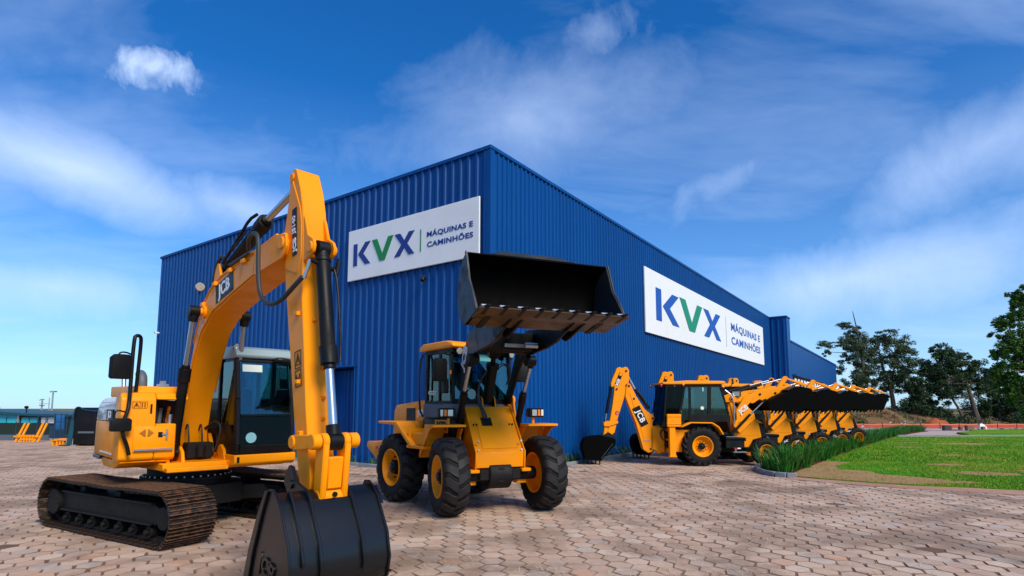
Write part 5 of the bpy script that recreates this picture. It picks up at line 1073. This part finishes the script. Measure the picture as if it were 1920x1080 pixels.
    SH = [(3.26, 1.80), (3.62, 2.48), (3.56, 2.54), (3.22, 2.62), (3.06, 2.57), (2.42, 2.25), (2.24, 2.15), (2.14, 1.96), (2.16, 1.84)]
    m = M(); m.prism([(3.24, 1.80), (3.60, 2.48), (3.54, 2.53), (3.22, 2.605), (3.06, 2.555), (2.42, 2.235), (2.25, 2.13), (2.155, 1.96), (2.17, 1.86), (2.20, 1.865), (2.19, 1.96), (2.28, 2.11), (2.44, 2.205), (3.07, 2.52), (3.22, 2.57), (3.52, 2.50), (3.56, 2.465), (3.21, 1.82)], -1.04, 1.04); sv = m.build('shovel', SHOV, root, .004)
    for sg in (-1, 1): m = M(); m.prism(SH, sg * 1.05 - .012, sg * 1.05 + .012); m.build('end_plate', SHOV, sv, .006)
    m = M(); m.prism([(2.84, 2.47), (3.08, 2.592), (3.16, 2.61), (3.16, 2.635), (3.06, 2.615), (2.82, 2.50)], -1.0, 1.0); m.build('spill_guard', GREYB, sv, .005)  # grey colour paints in the sheen on the shovel's upward face
    for k in range(8): t = -.98 + .28 * k; m = M(); m.hexa([(3.20, t - .04, 1.86), (3.28, t - .04, 1.82), (3.28, t + .04, 1.82), (3.20, t + .04, 1.86), (3.12, t - .02, 1.70), (3.15, t - .02, 1.69), (3.15, t + .02, 1.69), (3.12, t + .02, 1.70)]); m.build('tooth', BUCK, sv, .006)
    return root
bh = make_backhoe()
GRP = 'backhoe loaders parked in a slanting row'
BL = ['nearest yellow backhoe loader with its digging bucket resting on the paving', 'second yellow backhoe loader, its cab hidden behind the nearest backhoe', 'middle yellow backhoe loader of the slanting row of five',
      'fourth yellow backhoe loader, second from the far end of the row', 'farthest yellow backhoe loader at the hedge end of the row']
for i in range(5):
    o = bh if i == 0 else copy_tree(bh)
    o.location = BO + V((2.215, 2.38, 0)) * i; o.rotation_euler.z = R((0, .6, -.5, .4, -.3)[i])
    tag(o, BL[i], 'backhoe loader', GRP)
    PV = Matrix.Translation((3.0, 0, 2.45)); RT = PV @ Matrix.Rotation(R((0, 2.5, -2, 3.5, -1)[i]), 4, 'Y') @ PV.inverted()
    for ch in o.children:
        if ch.name.startswith('shovel'): ch.matrix_local = RT
# ------------------------------------------------------------------ plants
def leafmat(name, a, b, c, rough=.6, stops=None, wr=.55, wn=.5, ns=.55):
    m = bpy.data.materials.new(name); m.use_nodes = True; T = NT(m.node_tree); p = T.n['Principled BSDF']
    g = T.node('ShaderNodeNewGeometry'); r = g.outputs['Random Per Island']
    n = T.noise(g.outputs['Position'], ns, 4, .6)
    f = T.math('ADD', T.math('MULTIPLY', r, wr), T.math('MULTIPLY', n, wn))
    T.l.new(T.ramp(f, stops or [(.2, a), (.5, b), (.85, c)]), p.inputs['Base Color']); p.inputs['Roughness'].default_value = rough; p.inputs['Specular IOR Level'].default_value = .25
    return m
IRIS = leafmat('strap_leaf', (.007, .065, .008), (.018, .135, .012), (.07, .26, .026), .45)
GRASSB = leafmat('grass_blade', (.03, .20, .003), (.13, .30, .006), (.40, .30, .06), .6, [(.36, (.03, .22, .003)), (.52, (.07, .28, .004)), (.66, (.17, .31, .008)), (.78, (.38, .30, .05))], .22, .92, .32)
WEEDM = leafmat('weed_leaf', (.02, .07, .01), (.04, .11, .015), (.09, .14, .03))
EUC = leafmat('grey_green_leaf', (.022, .045, .022), (.05, .085, .038), (.11, .15, .065))
DKLF = leafmat('dark_leaf', (.010, .030, .012), (.024, .058, .022), (.06, .11, .036))
BRLF = leafmat('bright_leaf', (.010, .045, .006), (.03, .095, .010), (.10, .19, .018))
STRAWM = leafmat('dry_straw', (.40, .30, .16), (.55, .45, .28), (.65, .56, .40))
DRYG = leafmat('dry_bank_grass', (.08, .09, .04), (.16, .14, .07), (.26, .20, .11))
rng = random.Random(11)
def blade(m, x, y, z, h, w, az, lean, curve):
    """one strap leaf: three segments bending over in direction az"""
    d = V((cos(az), sin(az), 0)); n = V((-sin(az + rng.uniform(-.7, .7)), cos(az), 0)); k = len(m.v); p = V((x, y, z))
    for i, f in enumerate((0, .38, .72, 1.0)):
        q = p + d * (lean * f * h + curve * f * f * f * h) + V((0, 0, h * (f - curve * .35 * f * f * f))); ww = w * (1, .95, .7, .06)[i]
        m.v += [q - n * ww, q + n * ww]
    for i in range(3): m.f.append((k + 2 * i, k + 2 * i + 1, k + 2 * i + 3, k + 2 * i + 2))
def clump(m, x, y, z, n, r, h):
    for _ in range(n):
        a = rng.uniform(0, 2 * pi); rr = r * math.sqrt(rng.random())
        blade(m, x + rr * cos(a), y + rr * sin(a), z, h * rng.uniform(.65, 1.1), rng.uniform(.008, .014), a + rng.gauss(0, .6), rng.uniform(.05, .52), rng.uniform(0, .65))
CL = [(7.72, 16.35, 90, .20, .78), (8.02, 16.85, 95, .20, .82), (7.82, 17.3, 80, .2, .76)]
CLL = ['strap-leaved clump nearest the kerb at the tip of the planting bed', 'tall strap-leaved clump second along the bed, beside the sandy soil', 'strap-leaved clump behind the first one, close to the front wheel of the nearest backhoe']
for (x, y, n, r, h), lb in zip(CL, CLL):
    o = tag(empty('iris_clump', (x, y, .045)), lb, 'plant', 'strap-leaved plants in the bed'); m = M(); clump(m, 0, 0, 0, n, r, h); m.build('leaves', IRIS, o, flat=True, normals=False)
HL = [(8.25, 17.35), (10.55, 20.55), (15.4, 26.6), (22.0, 34.6), (29.8, 43.6), (36.2, 50.6)]
hedge = tag(empty('iris_hedge', (8.25, 17.35, 0)), 'long row of dark green strap-leaved plants between the backhoes and the lawn', 'hedge')
m = M(); fl = []
for (a, b), (c, d) in zip(HL, HL[1:]):
    L = math.hypot(c - a, d - b); n = int(L / .36); t = V((c - a, d - b, 0)).normalized(); s = V((-t.y, t.x, 0))
    for i in range(n):
        dist = b + (d - b) * i / n
        for off in (-.32, .02, .34):
            x, y = a + (c - a) * (i + rng.random()) / n + s.x * (off + rng.gauss(0, .08)), b + (d - b) * (i + rng.random()) / n + s.y * (off + rng.gauss(0, .08))
            clump(m, x - 8.25, y - 17.35, .045 + gz(x, y), int(44 if dist < 26 else 26), .18, rng.uniform(.54, .74) * (1 if dist < 36 else .9))
            if rng.random() < .11: fl.append((x - 8.25, y - 17.35, .045 + gz(x, y) + rng.uniform(.66, .86)))
lv = m.build('leaves', IRIS, hedge, flat=True, normals=False); lv['kind'] = 'stuff'
fm = M()
for k in range(6):
    a = k * pi / 3; fm.add([(0, 0, 0), (.035 * cos(a - .4), .035 * sin(a - .4), .012), (.065 * cos(a), .065 * sin(a), .004), (.035 * cos(a + .4), .035 * sin(a + .4), .012)], [(0, 1, 2, 3)])
fo = fm.build('flower', PLASW, None, flat=True, normals=False); fme = fo.data; bpy.data.objects.remove(fo)
for p in fl: o = link('flower', fme, hedge); o.location = p; o.rotation_euler = (rng.uniform(.3, 1.2), 0, rng.uniform(2.5, 5.5)); o.scale = (1.6,) * 3
# lawn blades, weeds by the wall, straw
m = M()
def tuft(m, x, y, z, h, n=3, w=.006):
    for _ in range(n):
        a = rng.uniform(0, 2 * pi); d = V((cos(a), sin(a), 0)); p = V((x + rng.gauss(0, .02), y + rng.gauss(0, .02), z)); s = V((-d.y, d.x, 0)) * w; hh = h * rng.uniform(.6, 1.3)
        k = len(m.v); m.v += [p - s, p + s, p + d * hh * rng.uniform(.2, .8) + V((0, 0, hh))]; m.f.append((k, k + 1, k + 2))
def bare(x, y): return pip(x, y, SOIL) or any(((x - a) / (rx * .9)) ** 2 + ((y - b) / (ry * .9)) ** 2 < 1 for a, b, rx, ry, _ in PATCH)
cnt = 0
while cnt < 26000:
    y = 11.6 + (rng.random() ** 1.7) * 25; x = rng.uniform(7.5, min(.93 * y + 1, 40))
    if not pip(x, y, LAWN) or (bare(x, y) and rng.random() < .93): continue
    if noise.noise(V((x * .55, y * .55, 3.3))) < -.28 and rng.random() < .6: continue
    tuft(m, x, y, .035 + gz(x, y), .045, 2, .007 if y < 20 else .012); cnt += 1
tag(m.build('lawn_grass', GRASSB, None, flat=True, normals=False), kind='stuff')
m = M()
for k in range(300):
    u = rng.uniform(.6, 19); p = CORNER + DL * u - DR * rng.uniform(.12, .46); 
    if 5.8 < u < 8.2: continue
    for _ in range(4): blade(m, p.x + rng.gauss(0, .06), p.y + rng.gauss(0, .06), 0, rng.choice((.1, .14, .2, .36)), .014, rng.uniform(0, 6.3), rng.uniform(.1, .7), rng.uniform(0, .5))
for k in range(420):
    u = rng.uniform(1, 30); p = CORNER + DR * u - DL * rng.uniform(.10, .42)
    for _ in range(4): blade(m, p.x + rng.gauss(0, .06), p.y + rng.gauss(0, .06), 0, rng.choice((.1, .16, .26, .42)), .016, rng.uniform(0, 6.3), rng.uniform(.1, .7), rng.uniform(0, .5))
tag(m.build('wall_weeds', WEEDM, None, flat=True, normals=False), kind='stuff')
tag(slab('weed_strip', EARTH, [tuple((CORNER + DL * 20 - DR * .50)[:2]), tuple((CORNER - DR * .50 - DL * .45)[:2]), tuple((CORNER - DR * .02 - DL * .02)[:2]), tuple((CORNER + DL * 20 - DR * .02)[:2])], .03, .05), kind='structure')
tag(slab('weed_strip', EARTH, [tuple((CORNER - DR * .45 - DL * .455)[:2]), tuple((CORNER + DR * 38 - DL * .455)[:2]), tuple((CORNER + DR * 38 - DL * .02)[:2]), tuple((CORNER - DR * .0 - DL * .02)[:2])], .028, .05), kind='structure')
m = M()
for cx, cy, n, sp in ((.6, 6.75, 120, .35), (1.6, 6.7, 90, .3), (-.9, 7.1, 90, .4), (2.6, 6.65, 130, .4), (4.4, 6.9, 90, .5), (-2.4, 6.6, 40, .3), (3.4, 8.2, 70, .6), (-.4, 8.2, 60, .6), (1.8, 7.6, 60, .5)):
    for _ in range(n):
        x, y = cx + rng.gauss(0, sp), cy + rng.gauss(0, sp * .6); a = rng.uniform(0, 2 * pi); L = rng.uniform(.04, .16); d = V((cos(a), sin(a), 0)); s = V((-d.y, d.x, 0)) * .0022; p = V((x, y, .004 + rng.random() * .006)); k = len(m.v)
        e = p + d * L + V((rng.gauss(0, .02), rng.gauss(0, .02), rng.uniform(0, .03))); m.v += [p - s, p + s, e + s, e - s]; m.f.append((k, k + 1, k + 2, k + 3))
tag(m.build('dry_straw', STRAWM, None, flat=True, normals=False), kind='stuff')
# ---- trees beyond the barrier
def leaves(m, c, rx, ry, rz, n, sz, droop=.5):
    for _ in range(n):
        u = V((rng.gauss(0, 1), rng.gauss(0, 1), rng.gauss(0, 1))).normalized() * (rng.random() ** .45)
        p = V(c) + V((u.x * rx, u.y * ry, u.z * rz - droop * rng.random() * sz * 1.5)); a = rng.uniform(0, 2 * pi); t = rng.uniform(-.9, .5)
        d = V((cos(a) * cos(t), sin(a) * cos(t), sin(t))); e = d.orthogonal().normalized(); e = (e * cos(a * 3) + d.cross(e) * sin(a * 3)); L = sz * rng.uniform(.6, 1.5); w = L * rng.uniform(.28, .5); k = len(m.v)
        m.v += [p - d * L * .5, p + e * w * .5, p + d * L * .5, p - e * w * .5]; m.f.append((k, k + 1, k + 2, k + 3))
def tree(name, label, base_px, cl, trunks, Y, lm, leaf=.34, dens=260, cat='tree', group=None):
    """crown and trunk measured in a 3.6x enlargement of the photograph's right edge, turned into metres at distance Y"""
    s = Y / 1057 / 3.6
    def W_(p): return V(((p[0] / 3.6 + 1520 - 960) / 1057 * Y, Y, 1.9 + (765 - (p[1] / 3.6 + 540)) / 1057 * Y))
    b = W_(base_px); root = tag(empty(name, b), label, cat, group)
    m = M()
    for pts, r in trunks:
        P = [W_(p) - b + V((0, rng.uniform(-.3, .3), 0)) for p in pts]; P[0].y = 0; P[0].z -= .6
        m.tube(P, r * .85, 8, 1, r * .10)
        tops = P[1:]
        for c in cl:
            q = W_(c[:2]) - b; q.y += rng.uniform(-1, 1) * c[2] * s * .6
            near_ = min(tops, key=lambda t: (t - q).length + (3 if t.z > q.z + .5 else 0))
            if (near_ - q).length < 9 and rng.random() < .8: m.tube([near_, near_ * .5 + q * .5 + V((0, 0, -.06 * (near_ - q).length)), q], r * .24, 5, 1, r * .05)
    m.build('trunk', BARK, root)
    m = M()
    for cx, cy, rx, rz in cl:
        rz *= 1.7; rx *= 1.05
        c = W_((cx, cy)) - b; c.y += rng.uniform(-1, 1) * rx * s * .9; a, z = rx * s, rz * s
        n = int(dens * (a * z) / (leaf * leaf) * .11) + 40
        for _ in range(max(4, int(a * 10))):     # each mass breaks up into small sprays
            u = V((rng.gauss(0, 1), rng.gauss(0, 1), rng.gauss(0, 1))).normalized() * (rng.random() ** .4) * 1.05; u = V((u.x * a, u.y * a, u.z * z)); k = rng.uniform(.24, .46)
            leaves(m, c + u, a * k * 1.1, a * k, z * k * .8, int(2.3 * n / max(4, int(a * 10))) + 6, leaf)
    o = m.build('crown', lm, root, flat=True, normals=False); return root
tree('tree', 'tall spreading grey-green tree just past the far end of the blue hall', (390, 800), [(250, 240, 60, 18), (330, 285, 40, 26), (150, 375, 80, 15), (120, 432, 30, 14), (250, 385, 60, 36), (360, 350, 70, 56), (310, 440, 80, 45), (400, 450, 70, 60), (190, 550, 50, 18), (300, 600, 75, 40), (390, 560, 70, 50), (270, 670, 60, 26), (350, 650, 60, 40), (235, 480, 40, 18)],
     [([(390, 800), (382, 700), (360, 560), (345, 420), (330, 300), (318, 150)], .42)], 90, EUC, .25, 240)
tree('tree', 'grey-green tree with a leaning bare trunk on the earth bank', (548, 830), [(520, 310, 70, 20), (625, 360, 65, 18), (560, 390, 75, 42), (470, 390, 60, 46), (640, 420, 50, 24), (600, 470, 75, 45), (500, 500, 65, 50), (560, 570, 85, 45), (645, 550, 55, 44), (455, 620, 55, 36), (520, 650, 55, 30), (610, 640, 60, 40), (470, 720, 50, 26)],
     [([(548, 830), (540, 740), (520, 650), (500, 560), (478, 470), (470, 400)], .48), ([(525, 665), (560, 560), (575, 450)], .26)], 91, EUC, .25, 220)
tree('tree', 'low dense dark tree between the leaning tree and the wide dark one', (700, 880), [(730, 495, 50, 22), (700, 550, 70, 40), (765, 560, 45, 40), (660, 630, 55, 45), (740, 640, 70, 55), (690, 720, 65, 45), (765, 730, 65, 45), (630, 790, 60, 36), (715, 800, 70, 36), (780, 810, 50, 40)],
     [([(700, 880), (705, 780), (712, 680), (720, 560)], .26), ([(702, 800), (660, 700), (650, 620)], .14)], 90, DKLF, .26, 240)
tree('tree', 'wide dark tree with two trunks behind the low benches', (1110, 895), [(880, 398, 36, 20), (850, 440, 45, 24), (925, 430, 60, 32), (895, 500, 90, 50), (1000, 470, 70, 34), (1080, 470, 50, 24), (1040, 540, 90, 50), (950, 570, 100, 55), (850, 570, 60, 55), (1120, 560, 60, 44), (880, 650, 80, 55), (1000, 640, 100, 55), (1100, 640, 80, 55), (840, 740, 60, 55), (930, 730, 60, 40), (1150, 690, 50, 50), (860, 810, 60, 36)],
     [([(1110, 895), (1095, 830), (1070, 740), (1040, 620), (1020, 520)], .58), ([(1015, 895), (980, 820), (945, 740), (915, 640), (890, 500)], .30)], 89, DKLF, .26, 260)
tree('tree', 'dense dark tree filling the gap left of the bright green tree', (1250, 895), [(1215, 620, 55, 45), (1285, 650, 60, 55), (1190, 700, 60, 50), (1290, 735, 65, 60), (1190, 790, 60, 50), (1260, 830, 75, 45), (1335, 800, 65, 65), (1350, 700, 60, 60)],
     [([(1250, 895), (1250, 800), (1245, 700), (1240, 620)], .32)], 92, DKLF, .26, 260)
tree('tree', 'tall bright green leafy tree at the right edge of the photo', (1470, 905), [(1435, 50, 60, 34), (1400, 150, 50, 40), (1330, 225, 55, 34), (1405, 255, 80, 50), (1305, 305, 50, 24), (1420, 345, 85, 60), (1335, 400, 70, 45), (1280, 450, 50, 40), (1400, 470, 85, 60), (1285, 540, 50, 36), (1380, 575, 90, 60), (1440, 660, 95, 70), (1405, 760, 60, 60), (1450, 830, 60, 50), (1520, 120, 80, 60), (1560, 260, 90, 70), (1540, 420, 100, 80), (1580, 560, 100, 70), (1560, 700, 90, 70), (1500, 20, 60, 40), (1380, 690, 50, 50)],
     [([(1470, 905), (1468, 760), (1460, 560), (1455, 380), (1460, 180)], .40)], 62, BRLF, .24, 240)
# shrubs on the bank and along the barrier
for k, (x, y, r, h, lb) in enumerate(((65.5, 86, 2.2, 1.5, 'low dark shrub behind the barrier beneath the low dense tree'), (69.5, 86.5, 2.6, 1.7, 'broad dark shrub behind the barrier left of the benches'), (76.5, 87, 2.6, 2.2, 'tall dark shrub behind the barrier right of the two-trunked tree'),
                                      (80.5, 87, 3.0, 2.6, 'large dark shrub at the right end of the barrier'), (52.2, 84.5, 1.0, 1.0, 'small pale bush on the slope behind the last backhoe'),
        (62.8, 93, 2.6, 3.4, 'dark bushy thicket between the leaning tree and the low dense tree'), (66.6, 94, 3.0, 4.2, 'tall dark thicket behind the low dense tree'), (71.5, 94, 2.6, 3.0, 'dark thicket seen between the two trunks of the wide tree'),
        (78.2, 95, 3.2, 4.6, 'tall dark thicket right of the two-trunked tree'), (82.5, 92, 3.4, 5.2, 'tallest dark thicket, under the bright green tree'))):
    o = tag(empty('shrub', (x, y, -1.0)), lb, 'shrub'); m = M()
    for j in range(7): leaves(m, (rng.gauss(0, r * .45), rng.gauss(0, r * .3), h * rng.uniform(.25, .8)), r * .5, r * .4, h * .4, 150 if h < 3 else 330, .3)
    m.build('foliage', WEEDM if k == 4 else DKLF, o, flat=True, normals=False); m = M(); m.tube([(0, 0, -.3), (.1, 0, h * .3), (0, .1, h * .6)], .06, 6); m.build('stem', BARK, o)
# ---- bank, red earth, barrier, benches
def bank_h(x, y):
    t = min(max((y - 83.5) / 7, 0), 1); t = t * t * (3 - 2 * t); l = min(max((x - 44) / 6, 0), 1); r = 1 - .72 * min(max((x - 59) / 12, 0), 1); r *= 1 + .0 * x
    return -1.12 + t * l * (2.9 * r + .7 * noise.noise(V((x * .3, y * .3, 0))) + .25 * noise.noise(V((x, y, 5))))
tag(sheet('earth_bank', BANKM, steps((42, 120, 1.0)), steps((83, 125, 1.0)), bank_h), kind='structure')
m = M()
for _ in range(2600):
    x, y = rng.uniform(47, 64), rng.uniform(84.5, 92); 
    if noise.noise(V((x * .35, y * .35, 9))) > .05: tuft(m, x, y, bank_h(x, y) - .03, rng.uniform(.25, .6), 3, .04)
tag(m.build('bank_grass', DRYG, None, flat=True, normals=False), kind='stuff')
def heap(x, y): 
    d = math.hypot((x - 62.3) / 2.2, (y - 83.3) / 1.6); return -1.2 + 1.55 * max(0, 1 - d * d) * (1 + .25 * noise.noise(V((x * 1.3, y * 1.3, 2))))
tag(sheet('earth_mound', REDE, steps((59.8, 64.8, .25)), steps((81.5, 85.1, .25)), heap), kind='structure')
BARR = mat('barrier_mesh', (.50, .055, .022), .6, var=.3, vscale=.6)
BARL = mat('barrier_band', (.62, .20, .10), .6)
bf = tag(empty('safety_barrier', (44, 80, -1)), 'long red-orange netting barrier on short posts across the far yard', 'barrier')
for k in range(17):
    x = k * 2.7; m = M(); m.cyl((x, 0, -.1), (x, .0, .86 + rng.uniform(-.06, .06)), .045, n=8); m.build('post', DARK, bf)
    a, b = x + .05, x + 2.65; sag = rng.uniform(.03, .09)
    m = M(); m.ext([(a, -.015, .12), (b, -.015, .12), (b, -.015, .56), ((a + b) / 2, -.015, .56 - sag), (a, -.015, .56)], [(a, .015, .12), (b, .015, .12), (b, .015, .56), ((a + b) / 2, .015, .56 - sag), (a, .015, .56)]); m.build('net_panel', BARR, bf)
    m = M(); m.ext([(a, -.02, .575), ((a + b) / 2, -.02, .575 - sag), (b, -.02, .575), (b, -.02, .72), ((a + b) / 2, -.02, .72 - sag), (a, -.02, .72)], [(a, .02, .575), ((a + b) / 2, .02, .575 - sag), (b, .02, .575), (b, .02, .72), ((a + b) / 2, .02, .72 - sag), (a, .02, .72)]); m.build('net_band', BARL, bf)
CONC = mat('brown_block', (.22, .125, .085), .85, var=.3, vscale=4, bump=.2)
for x0, lb in ((53.2, 'brown block bench, left of the pair on the far pale path'), (56.0, 'brown block bench, right of the pair on the far pale path')):
    o = tag(empty('block_bench', (x0, 70.2, gz(x0, 70.2))), lb, 'bench', 'block benches on the far path'); m = M(); m.box(0, .9, -.25, .25, 0, .62); m.build('block', CONC, o, .03)
    m = M(); m.box(.905, 1.95, -.22, .22, .0, .12); m.build('base_slab', CONC, o, .02); m = M(); m.box(1.96, 2.3, -.2, .2, 0, .5); m.build('block', CONC, o, .03)
bgm = tag(empty('sack', (63.6, 77, gz(63, 77))), 'pale bulging sack on the path in front of the barrier', 'sack'); m = M(); m.prismz([(-.5, -.3), (.5, -.3), (.55, .3), (-.45, .3)], 0, .35); m.ext([(-.5, -.3, .352), (.5, -.3, .352), (.55, .3, .352), (-.45, .3, .352)], [(-.22, -.12, .8), (.15, -.12, .72), (.2, .1, .76), (-.2, .12, .82)]); m.build('body', WHITE, bgm, .1, 3)
m = M(); m.cyl((.0, 0, .74), (.02, 0, .86), .06, .09, 8); m.build('tied_top', WHITE, bgm)
RUBM = mat('rubble', (.30, .20, .15), .9, var=.4, vscale=5)
rb = M()
for _ in range(26):
    x, y = 59.6 + rng.uniform(0, 4.2), 69.5 + rng.uniform(-.6, .6); s = rng.uniform(.08, .26); rb.box(x - s, x + s, y - s, y + s, gz(x, y) - .05, gz(x, y) + s * 1.1)
tag(rb.build('rubble', RUBM, None, .03), kind='stuff')
# ------------------------------------------------------------------ yard on the far left
gb = tag(empty('glazed_shed', (-53, 50, -1.1)), 'low dark shed with teal windows on the far left', 'building')
def gx_(px, Y): return (px - 960) / 1057 * Y + 53
m = M(); X0, X1 = gx_(-60, 50), gx_(112, 50)
m.ext([(X0, 0, -.5), (X1, 0, -.5), (X1, 6, -.5), (X0, 6, -.5)], [(X0, 0, 2.55), (X1, 0, 2.20), (X1, 6, 2.20), (X0, 6, 2.55)]); m.build('wall', NAVY, gb)
m = M(); m.ext([(X0 - .3, -.5, 2.60), (X1 + .3, -.5, 2.22), (X1 + .3, 6.2, 2.22), (X0 - .3, 6.2, 2.60)], [(X0 - .3, -.5, 2.90), (X1 + .3, -.5, 2.42), (X1 + .3, 6.2, 2.42), (X0 - .3, 6.2, 2.90)]); m.build('roof', TEALP, gb, .02)
for a, b in ((-40, -4), (2, 37), (47, 77), (84, 108)):
    A, B = gx_(a, 49.9), gx_(b, 49.9); m = M(); m.box(A, B, -.10, -.02, 1.68, 2.42 if a < 40 else 2.18); w_ = m.build('window', GLASSB if a < 80 else WHITE, gb, .01)
    m = M(); m.box(A - .04, B + .04, -.13, -.02, 1.60, 1.675); m.build('sill', NAVY, w_); m = M(); m.box((A + B) / 2 - .03, (A + B) / 2 + .03, -.12, -.101, 1.68, 2.2); m.build('mullion', NAVY, w_)
    m = M(); m.box(A + .1, B - .3, -.09, -.03, 1.7, 1.85)
m = M(); A = gx_(40, 49.8); m.box(A - .1, A + .1, -.2, -.05, .4, 2.5); m.build('downpipe', GALV, gb)
sf = tag(empty('screen_fence', (-33, 34, 0)), 'dark green screened fence above a grey plinth in front of the glazed shed', 'fence')
def fx(px): return (px - 960) / 1057 * 34 + 33
for a, b in ((-40, -1), (0, 38), (39, 77), (78, 101)):
    m = M(); m.box(fx(a), fx(b) - .03, -.02, .02, .36, 1.02); m.build('screen_panel', BGDK, sf); m = M(); m.box(fx(a), fx(b) - .02, -.06, .06, -.05, .30); m.build('plinth', GREYP, sf, .01)
    m = M(); m.cyl((fx(a) - .02, 0, -.05), (fx(a) - .02, 0, 1.08), .03, n=8); m.build('post', NAVY, sf)
mf = tag(empty('mesh_fence', (-29, 35, 0)), 'tall blue wire fence between the yellow frames and the black skip', 'fence')
def fx2(px): return (px - 960) / 1057 * 35 + 29
for k, px_ in enumerate((78, 93, 109, 121, 132)): m = M(); m.cyl((fx2(px_), 0, -.05), (fx2(px_), 0, 1.56), .028, n=8); m.build('post', NAVY, mf)
for z in (.15, .6, 1.05, 1.5): m = M(); m.cyl((fx2(78), 0, z), (fx2(132), 0, z), .018, n=6); m.build('rail', NAVY, mf)
m = M(); m.box(fx2(104), fx2(118), .3, .4, .55, 1.48); m.build('panel', mat('blue_panel', (.02, .14, .36), .5), mf); m = M(); m.box(fx2(122), fx2(132), .3, .36, .3, 1.05); m.build('screen_panel', BGDK, mf)
def yard(name, label, cat, px, Y, group=None):
    return tag(empty(name, ((px - 960) / 1057 * Y, Y, 0)), label, cat, group)
FKM = YEL
for px_, lb in ((38, 'leaning pair of yellow pallet forks, left of the low yellow bars'), (72, 'leaning pair of yellow pallet forks, right of the low yellow bars')):
    o = yard('pallet_forks', lb, 'forks', px_, 32, 'yellow pallet forks in the far yard')
    for k in (0, .22): m = M(); m.hexa([(k, -.05, 0), (k + .10, -.05, 0), (k + .10, .05, 0), (k, .05, 0), (k + .17, .3, 1.05), (k + .27, .3, 1.05), (k + .27, .38, 1.05), (k + .17, .38, 1.05)]); m.build('fork', FKM, o, .01)
    m = M(); m.box(-.02, .36, -.07, -.051, .28, .36); m.build('cross_bar', FKM, o)
o = yard('pallet_guard', 'low yellow slatted guard standing between the pallet forks', 'guard', 48, 32)
for k in range(5): m = M(); m.box(.03 + k * .16, .12 + k * .16, -.04, .04, 0, .40); m.build('bar', FKM, o, .008)
for z in (.12, .30): m = M(); m.box(0, .80, -.06, -.041, z, z + .06); m.build('rail', FKM, o)
o = yard('yellow_crate', 'low yellow metal cradle by the foot of the black skip', 'cradle', 106, 29)
m = M(); m.box(0, .28, 0, .3, .24, .30); m.build('top_plate', YEL, o, .01); m = M(); m.box(.34, .74, 0, .3, .26, .36); m.build('top_plate', YEL, o, .01)
for a in (0, .2, .36, .52): m = M(); m.box(a, a + .07, .05, .2, 0, .235); m.build('leg', YEL, o)
o = yard('leaning_panel', 'tall teal metal panel leaning against the black skip', 'panel', 134, 28.9)
m = M(); m.hexa([(-.02, 0, 0), (.22, 0, 0), (.22, .08, 0), (-.02, .08, 0), (.12, .1, 1.62), (.34, .1, 1.62), (.34, .18, 1.62), (.12, .18, 1.62)]); m.build('sheet', TEALP, o, .01); m = M(); m.box(-.3, .22, -.1, .2, -.0, .05); m.build('foot', NAVY, o)
o = yard('black_skip', 'large black steel skip with a rounded top corner beside the excavator', 'skip', 146, 28.9)
m = M(); m.prism([(0, .06), (1.02, .06), (1.1, .3), (1.1, 1.72), (.35, 1.80), (.20, 1.93), (.02, 1.92), (-.05, 1.7)], 0, 1.4); m.build('body', BLK, o, .03, 2)
m = M(); m.tube([(-.06, -.02, 1.4), (-.02, -.02, 1.8), (.08, -.02, 1.95), (.26, -.02, 1.95), (.4, -.02, 1.82), (1.1, -.02, 1.73)], .03, 8, 2); m.build('rim_tube', NAVY, o); m = M(); m.box(.25, 1.05, -.05, -.002, .62, .72); m.build('stiffener', GREYP, o, .01); m = M(); m.box(-.0, .3, -.15, .1, 0, .055); m.build('skid', STEEL, o)
for a in (.12, .8): m = M(); m.box(a, a + .12, -.03, 1.38, 0, .058); m.build('skid', DARK, o)
for px_, Y, h, lb in ((83, 190, 6.4, 'slim floodlight mast with two small platforms in the far left sky'), (102, 200, 9.4, 'tallest floodlight mast, with a wide lamp head, in the far left sky')):
    o = tag(empty('floodlight_mast', ((px_ - 960) / 1057 * Y, Y, -1.6)), lb, 'mast'); m = M(); m.cyl((0, 0, -2), (0, 0, h), .30, .22, 8); m.build('pole', GALV, o)
    m = M(); m.box(-.8, 1.0, -.5, .5, h - .3, h + .1) if px_ > 90 else m.box(-.6, .6, -.4, .4, h - 2.2, h - 1.9); hd_ = m.build('lamp_head', GREYP, o)
    for k in range(4): m = M(); m.box(-.7 + k * .4, -.45 + k * .4, -.6, -.52, h - .5, h - .1); m.build('lamp', LENS, hd_)
    if px_ < 90: m = M(); m.box(-.45, .45, -.3, .3, h - .2, h + .1); m.build('lamp_head', GREYP, o)
o = tag(empty('utility_pole', ((96 - 960) / 1057 * 150, 150, -1.6)), 'thin utility pole between the two floodlight masts', 'pole'); m = M(); m.cyl((0, 0, -2), (0, 0, 6.2), .12, .09, 8); m.build('shaft', GALV, o); m = M(); m.box(-2.6, .2, -.05, .05, 4.6, 4.72); m.build('cross_arm', GALV, o)
for px_, lb in ((4, 'thin vent pipe on the shed roof at the left edge'), (55, 'small black round lamp on a stalk above the shed roof')):
    o = tag(empty('roof_pipe' if px_ < 50 else 'roof_lamp', ((px_ - 960) / 1057 * 50, 50, 1.35)), lb, 'pipe' if px_ < 50 else 'lamp'); m = M(); m.cyl((0, 0, 0), (0, 0, .55), .045, n=8); m.build('shaft', BLK, o)
    m = M(); m.cyl((0, 0, .5), (0, 0, .62), .06, n=10) if px_ < 50 else m.cyl((-.02, -.1, .62), (-.02, .1, .62), .12, n=14); m.build('head', BLK, o)
